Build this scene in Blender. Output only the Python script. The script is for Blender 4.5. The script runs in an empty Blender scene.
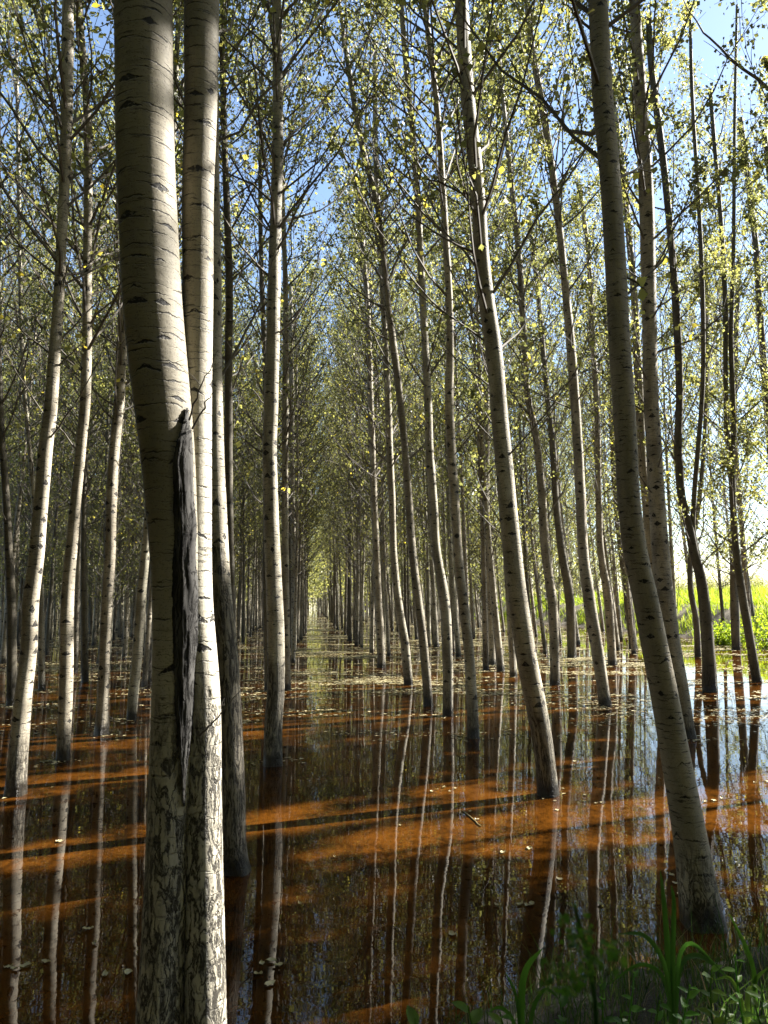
import bpy, math, random
import numpy as np

PI = math.pi
R = np.random.default_rng(11)
random.seed(5)
scene = bpy.context.scene
COL = scene.collection

# ------------------------------------------------------------------ camera model
W_, H_ = 768, 1024
F = 740.0                      # focal length in pixels
EYE = 1.6                      # eye height over the water
HORIZON = 600.0
PITCH = math.atan((HORIZON - 512) / F)
cp, sp = math.cos(PITCH), math.sin(PITCH)


def ray(px, py):
    xc, yc = (px - 384) / F, (512 - py) / F
    return np.array([xc, cp - yc * sp, sp + yc * cp])


def ground_at(px, py, z=0.0):
    d = ray(px, py)
    t = (z - EYE) / d[2]
    return np.array([d[0] * t, d[1] * t, z])


def at_depth(px, py, Y):
    d = ray(px, py)
    t = Y / d[1]
    return np.array([d[0] * t, Y, EYE + d[2] * t])


ROWA = math.atan((308 - 384) / F)
RD = np.array([math.sin(ROWA), math.cos(ROWA)])          # along the planted rows
RP = np.array([math.cos(ROWA), -math.sin(ROWA)])         # across them, to the right

# sun: from the right and a little ahead
SUN_AZ = math.radians(24.0)      # forward of straight right
SUN_EL = math.radians(38.0)
S = np.array([math.cos(SUN_EL) * math.cos(SUN_AZ), math.cos(SUN_EL) * math.sin(SUN_AZ), math.sin(SUN_EL)])


# ------------------------------------------------------------------ object helpers
def link(o, parent=None):
    COL.objects.link(o)
    if parent is not None:
        o.parent = parent
    return o


def mesh_from(name, V, Q, mats, uv=None, midx=None, tint=None, smooth=True, T=None):
    """one mesh from vertices V, quads Q and triangles T"""
    me = bpy.data.meshes.new(name)
    V = np.asarray(V, dtype=np.float32)
    Q = np.zeros((0, 4), dtype=np.int32) if Q is None else np.asarray(Q, dtype=np.int32)
    T = np.zeros((0, 3), dtype=np.int32) if T is None else np.asarray(T, dtype=np.int32)
    nq, nt = len(Q), len(T)
    me.vertices.add(len(V))
    me.vertices.foreach_set('co', V.ravel())
    me.loops.add(nq * 4 + nt * 3)
    me.loops.foreach_set('vertex_index', np.concatenate([Q.ravel(), T.ravel()]).astype(np.int32))
    me.polygons.add(nq + nt)
    st = np.concatenate([np.arange(nq) * 4, nq * 4 + np.arange(nt) * 3]).astype(np.int32)
    me.polygons.foreach_set('loop_start', st)
    if midx is not None:
        me.polygons.foreach_set('material_index', np.asarray(midx, dtype=np.int32))
    me.polygons.foreach_set('use_smooth', np.full(nq + nt, bool(smooth)))
    for m in (mats if isinstance(mats, (list, tuple)) else [mats]):
        me.materials.append(m)
    if uv is not None:
        l = me.uv_layers.new(name='UVMap')
        l.data.foreach_set('uv', np.asarray(uv, dtype=np.float32).ravel())
    if tint is not None:
        a = me.attributes.new('tint', 'FLOAT', 'FACE')
        a.data.foreach_set('value', np.asarray(tint, dtype=np.float32))
    me.update(calc_edges=True)
    me.validate()
    return me


def obj(name, me, parent=None, loc=None):
    o = bpy.data.objects.new(name, me)
    link(o, parent)
    if loc is not None:
        o.location = loc
    return o


def tag(o, label=None, cat=None, group=None, kind=None):
    if label: o['label'] = label
    if cat: o['category'] = cat
    if group: o['group'] = group
    if kind: o['kind'] = kind
    return o


def empty(name, loc, label, cat, group=None):
    o = bpy.data.objects.new(name, None)
    o.empty_display_size = 0.2
    link(o)
    o.location = loc
    return tag(o, label, cat, group)


# ------------------------------------------------------------------ node helpers
class NT:
    def __init__(self, name):
        self.m = bpy.data.materials.new(name)
        self.m.use_nodes = True
        self.t = self.m.node_tree
        self.t.nodes.clear()

    def n(self, typ, ins=None, **props):
        nd = self.t.nodes.new(typ)
        for k, v in props.items():
            setattr(nd, k, v)
        for k, v in (ins or {}).items():
            s = nd.inputs[k]
            if isinstance(v, bpy.types.NodeSocket):
                self.t.links.new(v, s)
            else:
                s.default_value = v
        return nd

    def math(self, op, a, b=None, c=None, clamp=False):
        ins = {0: a}
        if b is not None: ins[1] = b
        if c is not None: ins[2] = c
        return self.n('ShaderNodeMath', ins, operation=op, use_clamp=clamp).outputs[0]

    def ss(self, v, lo, hi):
        """smoothstep lo..hi"""
        nd = self.n('ShaderNodeMapRange', {0: v, 1: lo, 2: hi, 3: 0.0, 4: 1.0}, interpolation_type='SMOOTHSTEP')
        return nd.outputs[0]

    def mix(self, f, a, b, mode='MIX'):
        nd = self.t.nodes.new('ShaderNodeMix')
        nd.data_type = 'RGBA'
        nd.blend_type = mode
        for idx, v in ((0, f), (6, a), (7, b)):
            s = nd.inputs[idx]
            if isinstance(v, bpy.types.NodeSocket):
                self.t.links.new(v, s)
            else:
                s.default_value = v if idx == 0 else (tuple(v) + (1.0,))[:4]
        return nd.outputs[2]

    def noise(self, vec, scale=1.0, detail=3.0, rough=0.55, dist=0.0, dim='3D'):
        ins = {'Scale': scale, 'Detail': detail, 'Roughness': rough, 'Distortion': dist}
        if vec is not None: ins['Vector'] = vec
        return self.n('ShaderNodeTexNoise', ins, noise_dimensions=dim).outputs[0]

    def mul(self, vec, xyz):
        return self.n('ShaderNodeVectorMath', {0: vec, 1: xyz}, operation='MULTIPLY').outputs[0]

    def add(self, vec, b):
        return self.n('ShaderNodeVectorMath', {0: vec, 1: b}, operation='ADD').outputs[0]

    def ramp(self, v, stops):
        nd = self.t.nodes.new('ShaderNodeValToRGB')
        e = nd.color_ramp.elements
        while len(e) < len(stops): e.new(0.5)
        for k, (p, c) in enumerate(stops):
            e[k].position = p
            e[k].color = tuple(c) + (1.0,)
        self.t.links.new(v, nd.inputs[0])
        return nd.outputs[0]

    def out(self, sh, disp=None):
        o = self.n('ShaderNodeOutputMaterial')
        self.t.links.new(sh, o.inputs['Surface'])
        return self.m


# ------------------------------------------------------------------ materials
def bark_material(name, c_lo, c_hi, mark=(5.0, 6.5), markw=0.055, markt=0.013, dots=1.0, markdens=0.25, plate=None, fine=1.0, furrow=(30.0, 3.2)):
    N = NT(name)
    uv = N.n('ShaderNodeUVMap', uv_map='UVMap').outputs[0]
    rnd = N.n('ShaderNodeObjectInfo').outputs['Random']
    roughh = N.n('ShaderNodeAttribute', attribute_type='OBJECT', attribute_name='rough_height').outputs['Fac']
    off = N.math('MULTIPLY', rnd, 41.0)
    offv = N.n('ShaderNodeCombineXYZ', {0: off, 1: N.math('MULTIPLY', off, 1.7), 2: 0.0}).outputs[0]
    P0 = uv
    v = N.n('ShaderNodeSeparateXYZ', {0: uv}).outputs[1]
    P = N.add(P0, offv)
    # wobble of the sampling point
    wob = N.n('ShaderNodeTexNoise', {'Vector': P, 'Scale': 18.0, 'Detail': 3.0}).outputs['Color']
    wobv = N.mul(N.add(wob, (-0.5, -0.5, -0.5)), (0.02, 0.022, 0.0))
    wob2 = N.n('ShaderNodeTexNoise', {'Vector': P, 'Scale': 85.0, 'Detail': 3.0}).outputs['Color']
    wobv = N.add(wobv, N.mul(N.add(wob2, (-0.5, -0.5, -0.5)), (0.012, 0.011, 0.0)))
    Pw = N.add(P, wobv)
    # base tone
    big = N.noise(N.mul(P, (6.0, 2.2, 1)), 1.0, 5.0, 0.6)
    col = N.mix(N.ss(big, 0.3, 0.72), c_lo, c_hi)
    wh = N.n('ShaderNodeAttribute', attribute_type='OBJECT', attribute_name='white_height').outputs['Fac']
    wm = N.ss(N.math('SUBTRACT', N.math('ADD', v, N.math('MULTIPLY', N.math('SUBTRACT', big, 0.5), 1.4)), wh), 0.45, -0.35)
    col = N.mix(wm, col, N.mix(big, (0.40, 0.385, 0.34), (0.60, 0.58, 0.52)))
    # horizontal streaky stains
    streak = N.noise(N.mul(Pw, (9.0, 55.0, 1)), 1.0, 4.0, 0.6)
    col = N.mix(N.math('MULTIPLY', N.ss(streak, 0.52, 0.75), 0.35), col, tuple(0.45 * x for x in c_lo))
    grime = N.noise(N.mul(P, (26.0, 12.0, 1)), 1.0, 6.0, 0.7)
    col = N.mix(N.math('MULTIPLY', N.ss(grime, 0.5, 0.8), 0.3), col, (0.12, 0.105, 0.08))
    # lenticel dots
    vd = N.n('ShaderNodeTexVoronoi', {'Vector': N.mul(Pw, (62.0 * fine, 85.0 * fine, 1)), 'Scale': 1.0}, voronoi_dimensions='2D')
    dcol = N.n('ShaderNodeSeparateColor', {0: vd.outputs['Color']}).outputs[0]
    drad = N.math('MULTIPLY', N.ss(dcol, 0.45, 1.0), 0.42)
    dots_m = N.math('MULTIPLY', N.math('GREATER_THAN', drad, vd.outputs['Distance']), 0.75 * dots)
    # branch scars: dark brows and eyes, one per Voronoi cell
    sc = (mark[0], mark[1], 1.0)
    pm = N.mul(Pw, sc)
    vo = N.n('ShaderNodeTexVoronoi', {'Vector': pm, 'Scale': 1.0, 'Randomness': 0.9}, voronoi_dimensions='2D')
    df = N.n('ShaderNodeVectorMath', {0: pm, 1: vo.outputs['Position']}, operation='SUBTRACT').outputs[0]
    dm = N.n('ShaderNodeSeparateXYZ', {0: N.mul(df, (1 / sc[0], 1 / sc[1], 1))})
    adx = N.math('ABSOLUTE', dm.outputs[0])
    dz = dm.outputs[1]
    cr = N.n('ShaderNodeSeparateColor', {0: vo.outputs['Color']})
    c1, c2, c3 = cr.outputs[0], cr.outputs[1], cr.outputs[2]
    wid = N.math('MULTIPLY_ADD', c1, markw, markw * 0.45)
    thick = N.math('MULTIPLY_ADD', N.math('MULTIPLY', c2, c2), markt * 1.9, markt * 0.35)
    bend = N.math('MULTIPLY_ADD', N.math('POWER', c3, 3.0), 0.65, 0.03)
    fall = N.math('SUBTRACT', 1.0, N.math('DIVIDE', adx, wid))
    lens = N.math('SUBTRACT', N.math('MULTIPLY', thick, fall), N.math('ABSOLUTE', N.math('MULTIPLY_ADD', adx, bend, dz)))
    on = N.math('GREATER_THAN', N.math('FRACT', N.math('ADD', N.math('MULTIPLY', c1, 7.3), c2)), markdens)
    scar = N.math('MULTIPLY', N.ss(lens, -0.0012, 0.0025), on)
    scar = N.math('MULTIPLY', scar, N.ss(N.noise(N.mul(P, (70.0, 70.0, 1)), 1.0, 3.0, 0.6), 0.30, 0.46))
    pm2 = N.add(N.mul(Pw, (mark[0] * 1.25, mark[1] * 1.9, 1.0)), (3.7, 9.1, 0))
    v2 = N.n('ShaderNodeTexVoronoi', {'Vector': pm2, 'Scale': 1.0, 'Randomness': 1.0}, voronoi_dimensions='2D')
    df2 = N.n('ShaderNodeVectorMath', {0: pm2, 1: v2.outputs['Position']}, operation='SUBTRACT').outputs[0]
    dm2 = N.n('ShaderNodeSeparateXYZ', {0: N.mul(df2, (0.8 / mark[0], 0.526 / mark[1], 1))})
    q1 = N.n('ShaderNodeSeparateColor', {0: v2.outputs['Color']}).outputs[0]
    l2 = N.math('SUBTRACT', N.math('MULTIPLY', N.math('MULTIPLY_ADD', q1, 0.0032, 0.0006), N.math('SUBTRACT', 1.0, N.math('DIVIDE', N.math('ABSOLUTE', dm2.outputs[0]), markw * 1.5))),
                N.math('ABSOLUTE', dm2.outputs[1]))
    scar = N.math('MAXIMUM', scar, N.math('MULTIPLY', N.ss(l2, -0.001, 0.0015), 0.8))
    # thin horizontal cracks
    ring = N.noise(N.mul(Pw, (3.0, 34.0, 1)), 1.0, 2.0, 0.5)
    ringm = N.math('MULTIPLY', N.ss(N.math('ABSOLUTE', N.math('SUBTRACT', ring, 0.5)), 0.012, 0.003),
                   N.ss(N.noise(N.mul(P, (8.0, 7.0, 1)), 1.0, 2.0), 0.42, 0.56))
    col = N.mix(dots_m, col, (0.05, 0.042, 0.032))
    col = N.mix(N.math('MULTIPLY', ringm, 0.8), col, (0.035, 0.03, 0.024))
    col = N.mix(scar, col, (0.016, 0.014, 0.012))
    # furrowed old bark near the foot
    fn = N.noise(N.mul(Pw, (furrow[0], furrow[1], 1)), 1.0, 5.0, 0.62, 1.2)
    fn2 = N.noise(N.mul(Pw, (75.0, 16.0, 1)), 1.0, 3.0, 0.6, 0.5)
    hh = N.math('ADD', roughh, N.math('MULTIPLY', N.math('SUBTRACT', N.noise(N.mul(P, (7.0, 1.6, 1)), 1.0, 4.0, 0.7), 0.5), N.math('MULTIPLY', roughh, 1.6)))
    fm = N.ss(N.math('SUBTRACT', v, hh), 0.25, -0.25)
    crack = N.math('MAXIMUM', N.ss(N.math('ABSOLUTE', N.math('SUBTRACT', fn, 0.5)), 0.07, 0.012), N.math('MULTIPLY', N.ss(fn2, 0.56, 0.68), 0.7))
    pl = plate or tuple(0.5 * a + 0.35 * b for a, b in zip(c_lo, c_hi))
    rb = N.mix(N.ss(grime, 0.35, 0.75), pl, tuple(0.6 * a for a in pl))
    rb = N.mix(crack, rb, (0.018, 0.015, 0.012))
    col = N.mix(N.math('MULTIPLY', fm, 0.92), col, rb)
    # wet foot at the water line
    wet = N.ss(N.math('ADD', v, N.math('MULTIPLY', N.math('SUBTRACT', big, 0.5), 0.15)), 0.16, 0.07)
    col = N.mix(N.math('MULTIPLY', wet, 0.9), col, (0.015, 0.012, 0.009))
    # tree-to-tree tint
    tintc = N.ramp(rnd, [(0.0, (0.72, 0.68, 0.6)), (0.5, (1.0, 0.95, 0.86)), (1.0, (0.84, 0.84, 0.74))])
    col = N.mix(1.0, col, tintc, 'MULTIPLY')
    hgt = N.math('ADD', N.math('MULTIPLY', grime, 0.25), N.math('MULTIPLY', streak, 0.2))
    hgt = N.math('SUBTRACT', hgt, N.math('ADD', N.math('MULTIPLY', scar, 0.9), N.math('MULTIPLY', N.math('MULTIPLY', fm, crack), 1.6)))
    hgt = N.math('SUBTRACT', hgt, N.math('MULTIPLY', dots_m, 0.15))
    bp = N.n('ShaderNodeBump', {'Height': hgt, 'Strength': 0.85, 'Distance': 0.008}).outputs[0]
    rg = N.math('MULTIPLY_ADD', wet, -0.4, 0.72)
    p = N.n('ShaderNodeBsdfPrincipled', {'Base Color': col, 'Roughness': rg, 'Normal': bp, 'Specular IOR Level': 0.35})
    return N.out(p.outputs[0])


BARK = bark_material('poplar_bark', (0.20, 0.18, 0.145), (0.46, 0.43, 0.365), mark=(6.5, 9.0), markw=0.042, markt=0.0165, dots=0.6, markdens=0.06)
BARK_BIG = bark_material('big_poplar_bark', (0.21, 0.195, 0.155), (0.33, 0.305, 0.25), mark=(7.5, 10.5), markw=0.045, markt=0.007, dots=0.5, markdens=0.12, fine=2.1, furrow=(26.0, 8.0), plate=(0.52, 0.50, 0.44))
BARK_WHITE = bark_material('pale_poplar_bark', (0.50, 0.48, 0.43), (0.74, 0.72, 0.66), mark=(8.0, 8.0), markw=0.04, markt=0.008, dots=0.5, markdens=0.3, fine=1.9, plate=(0.72, 0.70, 0.64), furrow=(24.0, 6.5))
BARK_SHADED = bark_material('shaded_poplar_bark', (0.08, 0.072, 0.055), (0.17, 0.155, 0.12))  # darker copy of the bark; shade on backlit stems is put into its colour


def wood_material():
    N = NT('twig_bark')
    tc = N.n('ShaderNodeTexCoord').outputs['Object']
    n = N.noise(tc, 9.0, 3.0)
    col = N.mix(n, (0.055, 0.045, 0.035), (0.16, 0.14, 0.11))
    p = N.n('ShaderNodeBsdfPrincipled', {'Base Color': col, 'Roughness': 0.8})
    return N.out(p.outputs[0])


TWIG = wood_material()


def leaf_material(name, stops, stops_t, trans=0.5, gloss=0.35):
    N = NT(name)
    a = N.n('ShaderNodeAttribute', attribute_type='GEOMETRY', attribute_name='tint').outputs['Fac']
    rnd = N.n('ShaderNodeObjectInfo').outputs['Random']
    v = N.math('ADD', a, N.math('MULTIPLY', N.math('SUBTRACT', rnd, 0.5), 0.22), clamp=True)
    cd = N.ramp(v, stops)
    ct = N.ramp(v, stops_t)
    d = N.n('ShaderNodeBsdfPrincipled', {'Base Color': cd, 'Roughness': 0.42, 'Specular IOR Level': gloss})
    t = N.n('ShaderNodeBsdfTranslucent', {'Color': ct})
    mx = N.n('ShaderNodeMixShader', {0: trans, 1: d.outputs[0], 2: t.outputs[0]})
    return N.out(mx.outputs[0])


LEAF = leaf_material('poplar_leaf',
                     [(0.0, (0.05, 0.06, 0.03)), (0.45, (0.085, 0.095, 0.04)), (0.8, (0.13, 0.13, 0.045)), (1.0, (0.26, 0.21, 0.035))],
                     [(0.0, (0.14, 0.15, 0.05)), (0.4, (0.31, 0.32, 0.09)), (0.8, (0.54, 0.52, 0.13)), (1.0, (0.86, 0.68, 0.07))], 0.5)
TURF = leaf_material('bank_turf',
                     [(0.0, (0.015, 0.03, 0.01)), (0.6, (0.03, 0.055, 0.012)), (0.8, (0.07, 0.06, 0.03)), (1.0, (0.2, 0.16, 0.09))],
                     [(0.0, (0.03, 0.08, 0.015)), (0.6, (0.08, 0.17, 0.02)), (0.8, (0.14, 0.13, 0.05)), (1.0, (0.25, 0.2, 0.1))], 0.4, 0.2)
GRASS = leaf_material('field_grass',
                      [(0.0, (0.06, 0.10, 0.02)), (0.6, (0.12, 0.17, 0.03)), (1.0, (0.26, 0.23, 0.10))],
                      [(0.0, (0.20, 0.32, 0.02)), (0.6, (0.42, 0.52, 0.025)), (1.0, (0.55, 0.48, 0.16))], 0.5, 0.2)
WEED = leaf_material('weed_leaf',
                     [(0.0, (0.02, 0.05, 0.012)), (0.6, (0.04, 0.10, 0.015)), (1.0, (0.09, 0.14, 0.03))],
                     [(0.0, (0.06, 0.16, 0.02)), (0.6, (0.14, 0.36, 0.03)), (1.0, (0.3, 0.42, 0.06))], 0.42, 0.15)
LITTER = leaf_material('fallen_leaf',
                       [(0.0, (0.16, 0.12, 0.05)), (0.5, (0.34, 0.29, 0.15)), (1.0, (0.5, 0.45, 0.29))],
                       [(0.0, (0.1, 0.07, 0.02)), (0.5, (0.2, 0.15, 0.04)), (1.0, (0.25, 0.2, 0.08))], 0.15, 0.3)


def scar_material():
    N = NT('wounded_bark')
    uv = N.n('ShaderNodeUVMap', uv_map='UVMap').outputs[0]
    w = N.n('ShaderNodeTexNoise', {'Vector': uv, 'Scale': 14.0, 'Detail': 4.0}).outputs['Color']
    P = N.add(uv, N.mul(N.add(w, (-0.5, -0.5, -0.5)), (0.03, 0.05, 0)))
    f = N.noise(N.mul(P, (70.0, 5.5, 1)), 1.0, 6.0, 0.6, 0.8)
    g = N.noise(N.mul(P, (46.0, 7.0, 1)), 1.0, 6.0, 0.65)
    crack = N.ss(N.math('ABSOLUTE', N.math('SUBTRACT', f, 0.5)), 0.045, 0.006)
    col = N.mix(N.ss(g, 0.3, 0.7), (0.018, 0.017, 0.016), (0.075, 0.072, 0.067))
    col = N.mix(crack, col, (0.012, 0.011, 0.01))
    hgt = N.math('SUBTRACT', N.math('MULTIPLY', f, 1.0), crack)
    bp = N.n('ShaderNodeBump', {'Height': hgt, 'Strength': 0.6, 'Distance': 0.004}).outputs[0]
    p = N.n('ShaderNodeBsdfPrincipled', {'Base Color': col, 'Roughness': 0.95, 'Normal': bp, 'Specular IOR Level': 0.12})
    return N.out(p.outputs[0])


SCAR = scar_material()


def water_material():
    N = NT('muddy_water')
    tc = N.n('ShaderNodeTexCoord').outputs['Object']
    silt = N.noise(N.mul(tc, (0.9, 0.9, 1)), 1.0, 5.0, 0.6)
    silt2 = N.noise(N.mul(tc, (7.0, 7.0, 1)), 1.0, 5.0, 0.65, 0.6)
    s = N.math('MULTIPLY_ADD', silt2, 0.4, N.math('MULTIPLY', silt, 0.6))
    silt3 = N.noise(N.mul(tc, (34.0, 34.0, 1)), 1.0, 4.0, 0.7)
    s = N.math('ADD', s, N.math('MULTIPLY', N.math('SUBTRACT', silt3, 0.5), 0.35))
    col = N.mix(N.ss(s, 0.36, 0.64), (0.008, 0.0034, 0.0007), (0.078, 0.027, 0.003))
    b1 = N.noise(N.mul(tc, (1.6, 3.2, 1)), 1.0, 3.0, 0.5)
    bp = N.n('ShaderNodeBump', {'Height': b1, 'Strength': 0.10, 'Distance': 0.012}).outputs[0]
    d = N.n('ShaderNodeBsdfPrincipled', {'Base Color': col, 'Roughness': 0.012, 'IOR': 1.34, 'Normal': bp, 'Specular IOR Level': 0.5})
    return N.out(d.outputs[0])


WATER = water_material()


def soil_material(name, a, b):
    N = NT(name)
    tc = N.n('ShaderNodeTexCoord').outputs['Object']
    n1 = N.noise(tc, 1.3, 8.0, 0.65)
    n2 = N.noise(tc, 22.0, 4.0, 0.6)
    col = N.mix(N.ss(N.math('MULTIPLY_ADD', n2, 0.4, N.math('MULTIPLY', n1, 0.6)), 0.38, 0.62), a, b)
    bp = N.n('ShaderNodeBump', {'Height': N.math('ADD', n1, N.math('MULTIPLY', n2, 0.3)), 'Strength': 0.8, 'Distance': 0.06}).outputs[0]
    p = N.n('ShaderNodeBsdfPrincipled', {'Base Color': col, 'Roughness': 0.9, 'Normal': bp})
    return N.out(p.outputs[0])


SOIL = soil_material('wet_soil', (0.010, 0.008, 0.005), (0.032, 0.025, 0.016))
DIKE = soil_material('dike_earth', (0.05, 0.038, 0.024), (0.20, 0.165, 0.11))


# ------------------------------------------------------------------ geometry kit
def tubes(P, Rr, n, uvscale=1.0):
    """P (M,K,3) paths, Rr (M,K) radii -> V, Q, uv(loops)"""
    P = np.asarray(P, float); Rr = np.asarray(Rr, float)
    M, K, _ = P.shape
    tg = np.gradient(P, axis=1)
    tg /= np.linalg.norm(tg, axis=2, keepdims=True) + 1e-9
    a = np.where((np.abs(tg[:, :1, 0:1]) < 0.75), np.array([1.0, 0.1, 0.05]), np.array([0.1, 1.0, 0.05]))
    a = np.broadcast_to(a, tg.shape)
    e1 = np.cross(tg, a); e1 /= np.linalg.norm(e1, axis=2, keepdims=True) + 1e-9
    e2 = np.cross(tg, e1)
    th = np.arange(n) / n * 2 * PI
    V = P[:, :, None, :] + Rr[:, :, None, None] * (np.cos(th)[None, None, :, None] * e1[:, :, None, :] + np.sin(th)[None, None, :, None] * e2[:, :, None, :])
    idx = np.arange(M * K * n).reshape(M, K, n)
    nx = np.roll(idx, -1, axis=2)
    Q = np.stack([idx[:, :-1], nx[:, :-1], nx[:, 1:], idx[:, 1:]], axis=-1).reshape(-1, 4)
    return V.reshape(-1, 3), Q


def tube_uv(P, n, r0):
    ln = np.concatenate([[0], np.cumsum(np.linalg.norm(np.diff(P, axis=0), axis=1))])
    K = len(P)
    u0 = np.arange(n) / n * 2 * PI * r0
    u1 = np.arange(1, n + 1) / n * 2 * PI * r0
    uv = np.zeros((K - 1, n, 4, 2))
    uv[:, :, 0, 0] = u0; uv[:, :, 1, 0] = u1; uv[:, :, 2, 0] = u1; uv[:, :, 3, 0] = u0
    uv[:, :, 0, 1] = ln[:-1, None]; uv[:, :, 1, 1] = ln[:-1, None]
    uv[:, :, 2, 1] = ln[1:, None]; uv[:, :, 3, 1] = ln[1:, None]
    return uv.reshape(-1, 2)


def trunk_mesh(name, X, Y, Z, Rad, n, mat, rng, lump=0.03):
    """near vertical trunk: horizontal rings; uv in metres, seam at the far side"""
    X, Y, Z, Rad = map(np.asarray, (X, Y, Z, Rad))
    K = len(Z)
    th = np.arange(n + 1) / n * 2 * PI + PI / 2
    r0 = float(np.max(Rad[: max(2, K // 3)]))
    ph = rng.uniform(0, 6.28, 6)
    lob = 1 + lump * (np.sin(2 * th[None, :] + ph[0] + 1.1 * Z[:, None]) + 0.7 * np.sin(3 * th[None, :] + ph[1] - 1.7 * Z[:, None])
                      + 0.5 * np.sin(1 * th[None, :] + ph[2] + 9 * Z[:, None]))
    flare = np.exp(-np.clip(Z, 0, None) / 0.12)[:, None] * (0.10 + 0.10 * np.sin(4 * th + ph[3])[None, :])
    rr = Rad[:, None] * (lob + np.clip(flare, 0, 1))
    rr[:, -1] = rr[:, 0]
    V = np.stack([X[:, None] + rr * np.cos(th), Y[:, None] + rr * np.sin(th), np.repeat(Z[:, None], n + 1, 1)], axis=-1)
    idx = np.arange(K * (n + 1)).reshape(K, n + 1)
    Q = np.stack([idx[:-1, :-1], idx[:-1, 1:], idx[1:, 1:], idx[1:, :-1]], axis=-1).reshape(-1, 4)
    u = (np.arange(n + 1) / n * 2 * PI * r0)
    U = np.stack(np.broadcast_arrays(u[None, :], Z[:, None]), axis=-1).reshape(-1, 2)
    return mesh_from(name, V.reshape(-1, 3), Q, mat, uv=U[Q.ravel()])


def leaf_quads(C, size, rng, droop=0.3):
    """C (N,3) centres -> folded rhombic leaves"""
    N = len(C)
    ax = rng.normal(size=(N, 3)); ax[:, 2] -= droop
    ax /= np.linalg.norm(ax, axis=1, keepdims=True)
    b = rng.normal(size=(N, 3))
    sd = np.cross(ax, b); sd /= np.linalg.norm(sd, axis=1, keepdims=True) + 1e-9
    nr = np.cross(ax, sd)
    s = size * rng.uniform(0.65, 1.3, N)[:, None]
    V = np.empty((N, 4, 3))
    V[:, 0] = C - ax * s * 0.55
    V[:, 1] = C + sd * s * 0.46 - ax * s * 0.08 + nr * s * 0.08
    V[:, 2] = C + ax * s * 0.62
    V[:, 3] = C - sd * s * 0.46 - ax * s * 0.08 + nr * s * 0.08
    Q = np.arange(N * 4).reshape(N, 4)
    return V.reshape(-1, 3), Q


# places the sun reaches through gaps in the canopy: (point, radius) on trunks / ground strips
LIT_STRIPS = []      # (p0, p1, half width) on the water
LIT_COLUMNS = []     # (x, y, z0, z1, half width)


def in_gap(C, rng):
    keep = np.ones(len(C), bool)
    t = C[:, 2] / S[2]
    g = C[:, :2] - S[None, :2] * t[:, None]
    for p0, p1, hw, pr in LIT_STRIPS:
        d = p1 - p0; L = np.linalg.norm(d); d = d / L
        q = g - p0
        s = q @ d
        w = np.abs(q[:, 0] * d[1] - q[:, 1] * d[0])
        keep &= ~((s > 0) & (s < L) & (w < hw) & (rng.random(len(C)) < pr))
    for (x, y, z0, z1, hw, pr, axis) in LIT_COLUMNS:
        xx = np.full(len(C), float(x)); yc = np.full(len(C), float(y))
        for _ in range(3 if axis is not None else 1):
            t = (C[:, 0] - xx) / S[0]
            yy = C[:, 1] - S[1] * t
            zz = C[:, 2] - S[2] * t
            if axis is not None:
                xx = np.interp(zz, axis.Z, axis.X + axis.R * 0.4); yc = np.interp(zz, axis.Z, axis.Y)
        keep &= ~((t > 0.3) & (np.abs(yy - yc) < hw) & (zz > z0) & (zz < z1) & (rng.random(len(C)) < pr))
    return keep


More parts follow.
